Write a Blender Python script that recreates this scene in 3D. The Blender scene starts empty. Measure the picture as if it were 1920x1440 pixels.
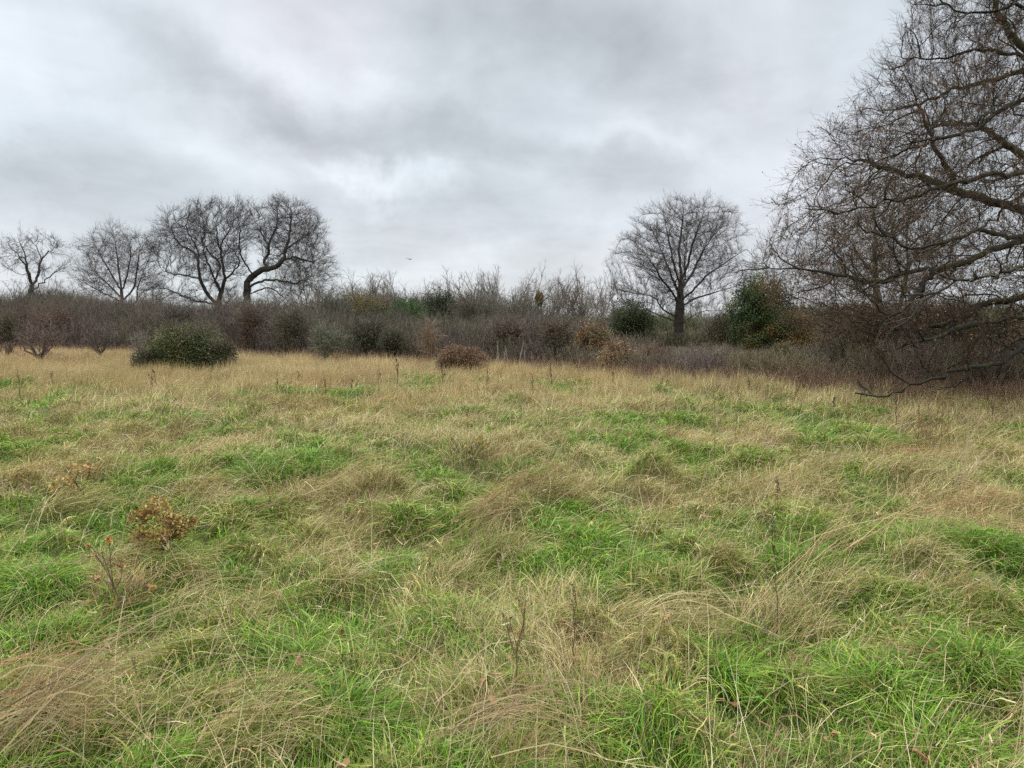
import bpy, math
import numpy as np
from mathutils import Vector

sc = bpy.context.scene
R = math.radians
# ------------------------------------------------------------------ camera
FPX, EYE, PITCH = 1400.0, 1.7, R(4.49)          # focal length in photo pixels (1920 wide), eye height, pitch down
cam_d = bpy.data.cameras.new('camera'); cam = bpy.data.objects.new('camera', cam_d)
sc.collection.objects.link(cam); sc.camera = cam
cam_d.sensor_width = 36.0; cam_d.lens = 36.0*FPX/1920.0
cam_d.clip_start = 0.05; cam_d.clip_end = 6000
cam.location = (0, 0, EYE); cam.rotation_euler = (math.pi/2-PITCH, 0, 0)

# ------------------------------------------------------------------ render / exposure
sc.view_settings.view_transform = 'Standard'; sc.view_settings.look = 'None'
sc.view_settings.exposure = 0.80; sc.view_settings.gamma = 1.0
sc.render.engine = 'CYCLES'
sc.cycles.max_bounces = 5; sc.cycles.diffuse_bounces = 2; sc.cycles.glossy_bounces = 1
sc.cycles.transmission_bounces = 3; sc.cycles.transparent_max_bounces = 4
sc.cycles.use_denoising = False
sc.cycles.caustics_reflective = False; sc.cycles.caustics_refractive = False

# ------------------------------------------------------------------ sun (overcast: weak and very soft)
SUN_EL, SUN_AZ = 42.0, -12.0                     # azimuth from +Y towards +X
sun_d = bpy.data.lights.new('sun', 'SUN'); sun = bpy.data.objects.new('sun', sun_d)
sc.collection.objects.link(sun)
sun_d.energy = 1.5; sun_d.angle = R(11); sun_d.color = (1.0, 0.965, 0.91)
_sd = Vector((math.sin(R(SUN_AZ))*math.cos(R(SUN_EL)), math.cos(R(SUN_AZ))*math.cos(R(SUN_EL)), math.sin(R(SUN_EL))))
sun.rotation_euler = _sd.to_track_quat('Z', 'Y').to_euler()
sun.location = (0, 0, 60)

# ------------------------------------------------------------------ world: Nishita sky under a broken cloud deck
world = bpy.data.worlds.new('World'); sc.world = world; world.use_nodes = True
nt = world.node_tree; nt.nodes.clear()
def N(tree, t, **kw):
    n = tree.nodes.new(t)
    for k, v in kw.items(): setattr(n, k, v)
    return n
def link(tree, a, b): tree.links.new(a, b)
def M(op, a, b=None, c=None, tree=None, clamp=False):
    tree = tree or nt
    n = tree.nodes.new('ShaderNodeMath'); n.operation = op; n.use_clamp = clamp
    for i, v in enumerate((a, b, c)):
        if v is None: continue
        if isinstance(v, (int, float)): n.inputs[i].default_value = v
        else: tree.links.new(v, n.inputs[i])
    return n.outputs[0]
tc = N(nt, 'ShaderNodeTexCoord'); sep = N(nt, 'ShaderNodeSeparateXYZ'); link(nt, tc.outputs['Generated'], sep.inputs[0])
dx_, dy_, dz_ = sep.outputs
zc = M('ADD', M('MAXIMUM', dz_, 0.0), 0.16)
comb = N(nt, 'ShaderNodeCombineXYZ')
link(nt, M('DIVIDE', dx_, zc), comb.inputs[0]); link(nt, M('DIVIDE', dy_, zc), comb.inputs[1])
def noise(vec, scale, detail, rough, dist=0.0, off=(0, 0, 0), tree=None):
    tree = tree or nt
    mp = tree.nodes.new('ShaderNodeMapping'); mp.inputs['Location'].default_value = off
    tree.links.new(vec, mp.inputs['Vector'])
    n = tree.nodes.new('ShaderNodeTexNoise')
    n.inputs['Scale'].default_value = scale; n.inputs['Detail'].default_value = detail
    n.inputs['Roughness'].default_value = rough; n.inputs['Distortion'].default_value = dist
    tree.links.new(mp.outputs[0], n.inputs['Vector'])
    return n
n1 = noise(comb.outputs[0], 0.9, 6, 0.52, 0.25, (3.1, 1.7, 0)).outputs['Fac']
n2 = noise(tc.outputs['Generated'], 5.0, 6, 0.55, 0.3, (1.3, 0.2, 4.0)).outputs['Fac']
n4 = noise(comb.outputs[0], 3.2, 8, 0.62, 0.5, (2.1, 8.7, 0)).outputs['Fac']
n3 = noise(tc.outputs['Generated'], 3.0, 3, 0.5, 0.0, (7.3, 2.2, 1.0)).outputs['Fac']
wx = noise(tc.outputs['Generated'], 6.0, 5, 0.6, 0.0, (0.3, 5.2, 2.0)).outputs['Fac']
wz = noise(tc.outputs['Generated'], 6.0, 5, 0.6, 0.0, (9.3, 3.2, 6.0)).outputs['Fac']
yc = M('MAXIMUM', dy_, 0.15)
U = M('ADD', M('DIVIDE', dx_, yc), M('MULTIPLY', M('SUBTRACT', wx, 0.5), 0.30))
V = M('ADD', M('DIVIDE', dz_, yc), M('MULTIPLY', M('SUBTRACT', wz, 0.5), 0.16))
# cloud masses: (centre px, centre py, half width, half height, turn in degrees (down to the right), strength)
CLOUDS = [(320, 80, 170, 48, 24, -.13), (470, 185, 150, 46, 32, -.15), (620, 262, 150, 40, 14, -.12),
          (880, 262, 190, 45, 8, -.13), (1180, 335, 290, 44, 8, -.12), (130, 350, 260, 55, 6, -.12),
          (880, 425, 230, 48, 4, -.13), (560, 330, 60, 40, 0, -.03), (1010, 60, 330, 70, 10, -.13), (1270, 110, 240, 60, 20, -.08),
          (230, 205, 110, 22, 10, -.05), (600, 400, 170, 30, 0, -.05), (1500, 60, 130, 90, 30, -.02),
          (745, 335, 66, 24, 14, .34), (640, 318, 70, 15, 10, .14), (1180, 252, 150, 22, 4, .17),
          (560, 120, 200, 50, 30, .12), (760, 190, 140, 36, 12, .12), (60, 90, 170, 120, 0, .10),
          (1500, 350, 110, 50, 0, .10), (760, 510, 420, 30, 0, .08), (1420, 200, 160, 50, 20, .08),
          (60, 235, 160, 30, 0, .09), (420, 300, 130, 30, 8, .08), (1180, 425, 120, 22, 0, .07), (1050, 160, 110, 24, 10, .06)]
tot = None
for px, py, hw, hh, rot, st in CLOUDS:
    u0, v0 = (px-960)/FPX, (607-py)/FPX; c, s = math.cos(R(-rot)), math.sin(R(-rot))
    du, dv = M('SUBTRACT', U, u0), M('SUBTRACT', V, v0)
    a = M('ADD', M('MULTIPLY', du, c*FPX/hw), M('MULTIPLY', dv, s*FPX/hw))
    b = M('ADD', M('MULTIPLY', du, -s*FPX/hh), M('MULTIPLY', dv, c*FPX/hh))
    q = M('MULTIPLY_ADD', b, b, M('MULTIPLY', a, a))
    g = M('MULTIPLY', M('POWER', 2.718, M('MULTIPLY', q, -0.75)), st*.44)
    tot = g if tot is None else M('ADD', tot, g)
front = M('MULTIPLY', M('SUBTRACT', dy_, 0.1), 3.0, clamp=True)
tot = M('MULTIPLY', tot, front)
lum = M('ADD', M('ADD', tot, 0.435), M('ADD', M('MULTIPLY', M('SUBTRACT', n1, 0.5), 0.20), M('ADD', M('MULTIPLY', M('SUBTRACT', n2, 0.5), 0.30), M('MULTIPLY', M('SUBTRACT', n4, 0.5), 0.13))))
lum = M('MINIMUM', M('MAXIMUM', lum, 0.27), 0.64)
zen = M('MULTIPLY', M('SUBTRACT', dz_, 0.44), 2.4, clamp=True)
lum = M('MULTIPLY', lum, M('MULTIPLY_ADD', zen, 3.6, 1.0))
ramp = N(nt, 'ShaderNodeValToRGB'); link(nt, n3, ramp.inputs[0])
ramp.color_ramp.elements[0].position = 0.38; ramp.color_ramp.elements[0].color = (0.90, 0.985, 1.05, 1)
ramp.color_ramp.elements[1].position = 0.60; ramp.color_ramp.elements[1].color = (0.955, 0.985, 1.055, 1)
bgc = N(nt, 'ShaderNodeBackground'); link(nt, ramp.outputs[0], bgc.inputs['Color']); link(nt, lum, bgc.inputs['Strength'])
sky = N(nt, 'ShaderNodeTexSky', sky_type='NISHITA', sun_disc=False)
sky.sun_elevation = R(SUN_EL); sky.sun_rotation = R(SUN_AZ)
bgs = N(nt, 'ShaderNodeBackground'); link(nt, sky.outputs[0], bgs.inputs['Color']); bgs.inputs['Strength'].default_value = 0.08
mixw = N(nt, 'ShaderNodeMixShader'); mixw.inputs[0].default_value = 0.94
link(nt, bgs.outputs[0], mixw.inputs[1]); link(nt, bgc.outputs[0], mixw.inputs[2])
wo = N(nt, 'ShaderNodeOutputWorld'); link(nt, mixw.outputs[0], wo.inputs['Surface'])

# ------------------------------------------------------------------ helpers
fwd = np.array([0, math.cos(PITCH), -math.sin(PITCH)]); upv = np.array([0, math.sin(PITCH), math.cos(PITCH)])
def W(px, py, Y):
    """the point at distance Y (metres along +Y) whose place in the photograph is (px, py)"""
    d = fwd + np.array([1., 0, 0])*(px-960)/FPX + upv*(720-py)/FPX
    return np.array([0, 0, EYE]) + d*(Y/d[1])
def G(px, py, z=0.0):
    """the point on the meadow (height z) seen at (px, py)"""
    d = fwd + np.array([1., 0, 0])*(px-960)/FPX + upv*(720-py)/FPX
    return np.array([0, 0, EYE]) + d*((z-EYE)/d[2])
_L = {}
def vn(x, y, seed):
    """value noise, 0..1"""
    if seed not in _L: _L[seed] = np.random.default_rng(seed+1000).random((256, 256))
    T = _L[seed]; x = np.asarray(x, float); y = np.asarray(y, float)
    xi = np.floor(x).astype(int); yi = np.floor(y).astype(int); fx = x-xi; fy = y-yi
    fx = fx*fx*(3-2*fx); fy = fy*fy*(3-2*fy)
    a = T[xi & 255, yi & 255]; b = T[(xi+1) & 255, yi & 255]; c = T[xi & 255, (yi+1) & 255]; d = T[(xi+1) & 255, (yi+1) & 255]
    return (a*(1-fx)+b*fx)*(1-fy)+(c*(1-fx)+d*fx)*fy
def fbm(x, y, seed, o=3):
    s = 0; a = 1; t = 0
    for i in range(o):
        s = s+a*vn(np.asarray(x)*2**i, np.asarray(y)*2**i, seed+i*17); t += a; a *= .5
    return s/t
def nrm(v): return v/np.maximum(np.linalg.norm(v, axis=-1, keepdims=True), 1e-9)

class Acc:
    def __init__(s): s.v = []; s.f = []; s.c = []; s.n = 0
    def add(s, v, f, c):
        if len(v) == 0: return
        s.v.append(v.astype(np.float32)); s.f.append(f.astype(np.int32)+s.n); s.c.append(c.astype(np.float32)); s.n += len(v)
    def build(s, name, mat, parent=None, origin=None):
        v = np.concatenate(s.v); f = np.concatenate(s.f); c = np.concatenate(s.c)
        if origin is not None: v = v-np.asarray(origin, np.float32)
        me = bpy.data.meshes.new(name)
        me.vertices.add(len(v)); me.vertices.foreach_set('co', v.ravel())
        me.loops.add(f.size); me.loops.foreach_set('vertex_index', f.ravel())
        me.polygons.add(len(f)); me.polygons.foreach_set('loop_start', np.arange(0, f.size, 4, dtype=np.int32))
        me.update(calc_edges=True)
        ca = me.color_attributes.new('Col', 'FLOAT_COLOR', 'POINT')
        rgba = np.ones((len(v), 4), np.float32); rgba[:, :3] = c
        ca.data.foreach_set('color', rgba.ravel())
        me.materials.append(mat)
        o = bpy.data.objects.new(name, me); sc.collection.objects.link(o)
        if parent is not None: o.parent = parent
        elif origin is not None: o.location = tuple(float(t) for t in origin)
        return o

def strips(acc, sp, w, col, rng, side=None):
    """ribbons along spines sp (N,S,3) of width w (N,S); col (N,3) or (N,S,3)"""
    Nn, S = sp.shape[:2]
    if Nn == 0: return
    if side is None:
        d = nrm(sp[:, -1]-sp[:, 0]); side = nrm(np.cross(d, rng.normal(size=(Nn, 3))))
    if side.ndim == 2: side = side[:, None, :]
    h = side*(w[..., None]*.5)
    v = np.stack([sp-h, sp+h], 2).reshape(-1, 3)
    b = (np.arange(Nn)[:, None]*S+np.arange(S-1)[None])*2
    f = np.stack([b, b+1, b+3, b+2], -1).reshape(-1, 4)
    if col.ndim == 2: col = np.repeat(col[:, None], S, 1)
    acc.add(v, f, np.repeat(col.reshape(-1, 3), 2, 0))

def tubes(acc, sp, w, col, sides=5):
    """round tapering tubes along spines sp (N,S,3), radius w (N,S)"""
    Nn, S = sp.shape[:2]
    if Nn == 0: return
    t = np.gradient(sp, axis=1); t = nrm(t)
    ref = np.array([.31, .83, .47]); ref /= np.linalg.norm(ref)
    a = nrm(np.cross(t, ref)); b = np.cross(t, a)
    ang = np.arange(sides)*2*math.pi/sides
    ring = sp[:, :, None]+w[:, :, None, None]*(a[:, :, None]*np.cos(ang)[:, None]+b[:, :, None]*np.sin(ang)[:, None])
    v = ring.reshape(-1, 3)
    base = (np.arange(Nn)[:, None, None]*S+np.arange(S-1)[None, :, None])*sides+np.arange(sides)[None, None]
    nx = (np.arange(Nn)[:, None, None]*S+np.arange(S-1)[None, :, None])*sides+((np.arange(sides)+1) % sides)[None, None]
    f = np.stack([base, nx, nx+sides, base+sides], -1).reshape(-1, 4)
    if col.ndim == 2: col = np.repeat(col[:, None], S, 1)
    acc.add(v, f, np.repeat(col.reshape(-1, 3), sides, 0))

def spawn(sp, k, rng, lf=0.6, ang=0.8, wig=0.15, S=4, t0=0.25, trop=0.0, lpow=0.5, leng=None):
    """k child spines growing from every parent spine"""
    Nn, S0 = sp.shape[:2]
    idx = np.repeat(np.arange(Nn), k); t = t0+(1-t0)*rng.random(Nn*k)
    x = t*(S0-1); i = np.minimum(x.astype(int), S0-2); fr = (x-i)[:, None]
    p = sp[idx, i]*(1-fr)+sp[idx, i+1]*fr
    d = nrm(sp[idx, i+1]-sp[idx, i])
    plen = np.linalg.norm(np.diff(sp, axis=1), axis=2).sum(1)[idx] if leng is None else np.full(len(idx), leng)
    pr = nrm(np.cross(d, rng.normal(size=d.shape)))
    nd = nrm(d+pr*(ang*(0.6+0.8*rng.random(len(d))))[:, None]+np.array([0, 0, trop]))
    L = plen*lf*(1-lpow*t)*(0.6+0.8*rng.random(len(d)))
    out = np.empty((len(d), S, 3)); out[:, 0] = p
    for s in range(1, S):
        nd = nrm(nd+rng.normal(size=nd.shape)*wig+np.array([0, 0, trop*.3]))
        out[:, s] = out[:, s-1]+nd*(L/(S-1))[:, None]
    return out
def taper(Nn, S, w0, w1, rng=None):
    t = np.linspace(0, 1, S)[None]; w = w0+(w1-w0)*t
    w = np.repeat(w, Nn, 0)
    return w*(0.75+0.5*rng.random((Nn, 1))) if rng is not None else w
def jcol(rng, n, base, j=0.2, hue=0.05):
    b = np.asarray(base, float); b = b if b.ndim == 2 else np.repeat(b[None], n, 0)
    return np.clip(b*(1+j*rng.normal(size=(n, 1)))*(1+hue*rng.normal(size=(n, 3))), 0.004, 0.9)
def cards(acc, p, size, col, rng, asp=0.55):
    """leaf-sized folded diamonds"""
    n = len(p)
    if n == 0: return
    a = nrm(rng.normal(size=(n, 3))); b = nrm(np.cross(a, rng.normal(size=(n, 3))))
    s = (size*(0.6+0.8*rng.random(n)))[:, None]*.5
    c = np.cross(a, b)*s*0.25
    v = np.stack([p-a*s, p+b*s*asp+c, p+a*s, p-b*s*asp+c], 1).reshape(-1, 3)
    acc.add(v, np.arange(n*4).reshape(-1, 4), np.repeat(col, 4, 0))

# ------------------------------------------------------------------ materials
def mat_new(name, rough=0.8, trans=0.0, spec=0.2, nscale=0, namp=0.0, bump=0.0):
    m = bpy.data.materials.new(name); m.use_nodes = True; t = m.node_tree; t.nodes.clear()
    at = N(t, 'ShaderNodeAttribute'); at.attribute_name = 'Col'; col = at.outputs['Color']
    p = N(t, 'ShaderNodeBsdfPrincipled'); p.inputs['Roughness'].default_value = rough
    p.inputs['Specular IOR Level'].default_value = spec
    if nscale:
        co = N(t, 'ShaderNodeTexCoord')
        no = noise(co.outputs['Object'], nscale, 5, 0.6, 0.2, tree=t)
        mr = N(t, 'ShaderNodeMapRange'); link(t, no.outputs['Fac'], mr.inputs[0])
        mr.inputs['From Min'].default_value = .3; mr.inputs['From Max'].default_value = .7
        mr.inputs['To Min'].default_value = 1-namp; mr.inputs['To Max'].default_value = 1+namp
        mx = N(t, 'ShaderNodeVectorMath', operation='SCALE'); link(t, col, mx.inputs[0]); link(t, mr.outputs[0], mx.inputs['Scale'])
        col = mx.outputs[0]
        if bump:
            bp = N(t, 'ShaderNodeBump'); bp.inputs['Strength'].default_value = bump; bp.inputs['Distance'].default_value = .03
            link(t, no.outputs['Fac'], bp.inputs['Height']); link(t, bp.outputs[0], p.inputs['Normal'])
    link(t, col, p.inputs['Base Color'])
    out = N(t, 'ShaderNodeOutputMaterial')
    if trans > 0:
        tr = N(t, 'ShaderNodeBsdfTranslucent'); link(t, col, tr.inputs['Color'])
        mx = N(t, 'ShaderNodeMixShader'); mx.inputs[0].default_value = trans
        link(t, p.outputs[0], mx.inputs[1]); link(t, tr.outputs[0], mx.inputs[2]); link(t, mx.outputs[0], out.inputs['Surface'])
    else: link(t, p.outputs[0], out.inputs['Surface'])
    return m
m_grass = mat_new('grass_blade', 0.6, 0.16, 0.18)
m_bark = mat_new('bark', 0.9, 0, 0.15, 9, 0.35, 0.5)
m_twig = mat_new('twig', 0.85, 0, 0.15)
m_leaf = mat_new('leaf', 0.6, 0.25, 0.25)
m_ground = mat_new('earth_and_thatch', 0.95, 0, 0.1, 14, 0.4, 0.8)

def tag(o, label=None, cat=None, group=None, kind=None):
    if label: o['label'] = label
    if cat: o['category'] = cat
    if group: o['group'] = group
    if kind: o['kind'] = kind
    return o
def empty(name, loc, label, cat, group=None):
    o = bpy.data.objects.new(name, None); o.empty_display_size = .3; sc.collection.objects.link(o)
    o.location = tuple(float(t) for t in loc)
    return tag(o, label, cat, group)

# ------------------------------------------------------------------ meadow layout
EDGE_PX = [-900, -300, 0, 200, 450, 640, 850, 1000, 1150, 1300, 1500, 1700, 1920, 2500, 3400]
EDGE_Y = [46, 46, 45, 43, 38, 32, 28, 25.5, 23, 20.5, 18.3, 16.4, 16, 15, 15]
def edge_y(x, y):
    """distance of the meadow's far edge in the direction of (x, y)"""
    return np.interp(960+FPX*np.asarray(x)/np.maximum(np.asarray(y), .5), EDGE_PX, EDGE_Y)
rng = np.random.default_rng(7)

# tussocks: x, y, radius, kind (0 green, 1 olive, 2 straw, 3 red-brown), flow azimuth, bump height, strength
def flow_az(x, y):
    return R(28)+(fbm(x*.28, y*.28, 5, 2)-.5)*4.2
PATH = np.array([G(*q)[:2] for q in ((1120, 1500), (1330, 1380), (1440, 1230), (1560, 1080), (1620, 970), (1580, 880), (1505, 800), (1440, 760))])
def path_d(x, y):
    x = np.asarray(x, float); y = np.asarray(y, float); d = np.full(x.shape, 9.)
    for a, b in zip(PATH[:-1], PATH[1:]):
        v = b-a; t = np.clip(((x-a[0])*v[0]+(y-a[1])*v[1])/(v@v), 0, 1)
        d = np.minimum(d, np.hypot(x-a[0]-t*v[0], y-a[1]-t*v[1]))
    return d
def straw_p(x, y):
    r = y/edge_y(x, y)
    base = np.interp(y, [0, 4, 7, 10, 14, 18, 23], [.03, .05, .15, .24, .34, .52, .84])
    base = np.maximum(base, np.interp(r, [.6, .85, .97], [0, .7, .95]))
    n = fbm(x*.75, y*.55, 21, 3)-.5
    pd = np.clip(1-path_d(x, y)/(.3+.03*np.asarray(y)), 0, 1)
    return np.clip((base+n*3.0*np.interp(y, [0, 10, 20, 30], [1, 1, 1, .6]))*(1-pd), 0.02, .98)
T = []
cells = []
yy = 1.2
while yy < 46:
    sp_ = np.interp(yy, [1, 8, 20, 46], [.30, .38, .62, 1.1])
    half = .74*yy+2.8
    for xx in np.arange(-half, half, sp_):
        cells.append((xx+rng.uniform(-.5, .5)*sp_, yy+rng.uniform(-.5, .5)*sp_, sp_))
    yy += sp_
cells = np.array(cells)
cells = cells[cells[:, 1] < edge_y(cells[:, 0], cells[:, 1])+1.0]
sp0 = straw_p(cells[:, 0], cells[:, 1])
kind = np.where(rng.random(len(cells)) < sp0, 2, np.where(rng.random(len(cells)) < .45, 1, 0))
kind = np.where((kind == 2) & (rng.random(len(cells)) < .16), 3, kind)
TX, TY = cells[:, 0], cells[:, 1]
TR = cells[:, 2]*rng.uniform(.35, .75, len(cells)); TK = kind
TA = flow_az(TX, TY)+rng.normal(size=len(TX))*.45
TB = rng.uniform(.0, .10, len(TX))+(TK >= 2)*.05*rng.random(len(TX))+(rng.random(len(TX)) < .2)*rng.uniform(.06, .17, len(TX))
TB = np.minimum(TB, .14); TN = rng.uniform(.7, 1.3, len(TX))
# tussocks that can be picked out in the photograph: px, py (foot), kind, radius, bump, flow degrees, density
SPOTS = [(1040, 935, 3, .42, .20, 20, 2.2), (1120, 905, 2, .35, .14, 30, 1.5), (960, 975, 2, .38, .13, 200, 1.6),
         (930, 1040, 2, .36, .12, 30, 1.8), (850, 1090, 2, .25, .10, 40, 1.4), 
         (880, 860, 2, .42, .30, 90, 2.0), (720, 930, 2, .26, .24, 80, 1.8), (660, 935, 2, .30, .10, 200, 1.4),
         (570, 1110, 2, .26, .22, 250, 2.2), (620, 1110, 2, .22, .16, 330, 1.6), (500, 1130, 3, .22, .08, 200, 1.4),
         (1240, 1230, 2, .24, .20, 240, 2.0), (1180, 1150, 2, .2, .07, 10, 1.2), (1290, 1160, 2, .2, .08, 350, 1.2),
         (1460, 1150, 2, .32, .14, 40, 2.0), (1560, 1100, 2, .3, .12, 10, 1.4), (1700, 900, 2, .6, .20, 10, 2.0),
         (1790, 870, 2, .4, .12, 5, 1.6), (1860, 950, 3, .3, .12, 20, 1.6), (1110, 1160, 2, .14, .10, 200, 2.0),
         (1080, 1180, 3, .14, .06, 220, 1.6), (60, 1320, 2, .26, .08, 30, 1.5), (20, 1380, 3, .26, .05, 330, 1.5),
         (180, 1370, 2, .24, .05, 45, 1.5), (460, 1400, 2, .3, .06, 10, 2.2), (1010, 1400, 2, .2, .07, 40, 1.6), (960, 1430, 3, .2, .05, 30, 2),
         (290, 1110, 3, .22, .19, 80, 3.0), (215, 1090, 2, .2, .14, 30, 2.4), (335, 1090, 2, .2, .12, 340, 1.8), (245, 1110, 3, .2, .10, 200, 1.8), (225, 1140, 3, .2, .16, 100, 2.2), (130, 950, 2, .4, .10, 20, 1.6), (400, 960, 2, .4, .06, 20, 1.4),
         (640, 850, 2, .4, .12, 30, 1.3), (420, 790, 2, .5, .15, 160, 1.2), (120, 790, 3, .5, .15, 30, 1.4), (1100, 810, 2, .5, .12, 30, 1.2),
         (1000, 790, 2, .5, .12, 30, 1.2), (1500, 900, 2, .5, .10, 30, 1.6), (1600, 860, 2, .5, .10, 30, 1.4), (800, 830, 2, .5, .14, 60, 1.3),
         (60, 1130, 0, .34, .14, 250, 2.4), (20, 1210, 0, .24, .05, 240, 1.6), (740, 1080, 0, .24, .05, 20, 1.6), (730, 1040, 0, .25, .05, 330, 1.6),
         (1110, 1020, 0, .32, .13, 280, 2.0), (1080, 1050, 0, .25, .06, 240, 1.4), (1700, 1360, 0, .3, .07, 20, 2.2), (1850, 1260, 0, .34, .12, 10, 2.2),
         (1650, 1290, 0, .3, .1, 60, 2.0), (1760, 1400, 0, .3, .06, 300, 2.0), (1500, 800, 0, .7, .02, 30, 1.6), (560, 870, 0, .6, .05, 200, 1.6),
         (470, 890, 0, .5, .05, 200, 1.5), (980, 870, 0, .4, .06, 80, 1.5), (1520, 1050, 0, .4, .05, 40, 1.4), (1740, 1030, 0, .5, .05, 0, 1.4),
         (1860, 1060, 0, .35, .16, 340, 1.8), (580, 1240, 0, .3, .08, 20, 1.6), (700, 1180, 0, .3, .03, 20, 1.6), (880, 1170, 0, .3, .04, 20, 1.8),
         (900, 1260, 0, .25, .04, 70, 1.8), (1380, 1240, 0, .3, .08, 330, 2.0), (1100, 1330, 0, .25, .03, 30, 1.4), (650, 1350, 0, .3, .07, 10, 1.6),
         (220, 860, 0, .5, .03, 30, 1.2), (860, 770, 0, .8, .03, 30, 1.2), (450, 725, 0, 1.0, .02, 30, 1.4), (240, 760, 0, .8, .02, 30, 1.2)]
for px, py, k, r, b, az, dn in SPOTS:
    g = G(px, py, .08)
    kill = (TX-g[0])**2+(TY-g[1])**2 < (r*.9)**2
    TX, TY, TR, TK, TA, TB, TN = [a[~kill] for a in (TX, TY, TR, TK, TA, TB, TN)]
    TX = np.append(TX, g[0]); TY = np.append(TY, g[1]); TR = np.append(TR, r); TK = np.append(TK, k)
    TA = np.append(TA, R(az)); TB = np.append(TB, b); TN = np.append(TN, dn*(1.3 if k < 2 else .95))

# ground height on a lookup grid
GX0, GX1, GY0, GY1, GS = -60., 60., -2., 62., .08
gx = np.arange(GX0, GX1, GS); gy = np.arange(GY0, GY1, GS)
XX, YY = np.meshgrid(gx, gy, indexing='ij')
Hg = .12*(fbm(XX*1.3, YY*1.3, 3, 3)-.5)*2+.10*(fbm(XX*.18, YY*.18, 9, 2)-.5)*2
Hg -= .07*np.exp(-(path_d(XX, YY)/.28)**2)
for x, y, r, b in zip(TX, TY, TR, TB):
    rr = r*1.0; m = int(rr*2.2/GS)+1; i = int((x-GX0)/GS); j = int((y-GY0)/GS)
    i0, i1, j0, j1 = max(i-m, 0), min(i+m, len(gx)), max(j-m, 0), min(j+m, len(gy))
    if i0 >= i1 or j0 >= j1: continue
    d2 = (XX[i0:i1, j0:j1]-x)**2+(YY[i0:i1, j0:j1]-y)**2
    Hg[i0:i1, j0:j1] += b*np.exp(-d2/(rr*rr*.7))
def H(x, y):
    u = np.clip((np.asarray(x)-GX0)/GS, 0, len(gx)-1.001); v = np.clip((np.asarray(y)-GY0)/GS, 0, len(gy)-1.001)
    i = u.astype(int); j = v.astype(int); a = u-i; b = v-j
    return (Hg[i, j]*(1-a)+Hg[i+1, j]*a)*(1-b)+(Hg[i, j+1]*(1-a)+Hg[i+1, j+1]*a)*b

# ground sheet out to the horizon
def axis(lo, hi, s, far):
    a = np.arange(lo, hi+s/2, s); ext = []; d = s; p = 0
    while p < far: d *= 1.35; p += d; ext.append(p)
    ext = np.array(ext)
    return np.concatenate([(lo-ext)[::-1], a, hi+ext])
ax, ay = axis(-40, 30, .16, 2500), axis(0, 50, .16, 2500)
AX, AY = np.meshgrid(ax, ay, indexing='ij')
AZ = H(AX, AY)*np.clip(1.6-np.maximum(np.abs(AX), np.abs(AY))/60, 0, 1)-.01
gv = np.stack([AX, AY, AZ], -1).reshape(-1, 3)
ni, nj = len(ax), len(ay)
b_ = (np.arange(ni-1)[:, None]*nj+np.arange(nj-1)[None])
gf = np.stack([b_, b_+nj, b_+nj+1, b_+1], -1).reshape(-1, 4)
sgp = straw_p(gv[:, 0], np.clip(gv[:, 1], 0, 100))[:, None]
gc = (1-sgp)*np.array([.055, .085, .022])+sgp*np.array([.17, .125, .06])
beyond = (gv[:, 1] > edge_y(gv[:, 0], gv[:, 1])+.5) & (gv[:, 1] > 0)
gc[beyond] = (.062, .056, .032)
gc *= (.6+.8*fbm(gv[:, 0]*1.7, gv[:, 1]*1.7, 31, 3))[:, None]
A = Acc(); A.add(gv, gf, gc); tag(A.build('ground', m_ground), kind='structure')

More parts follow.
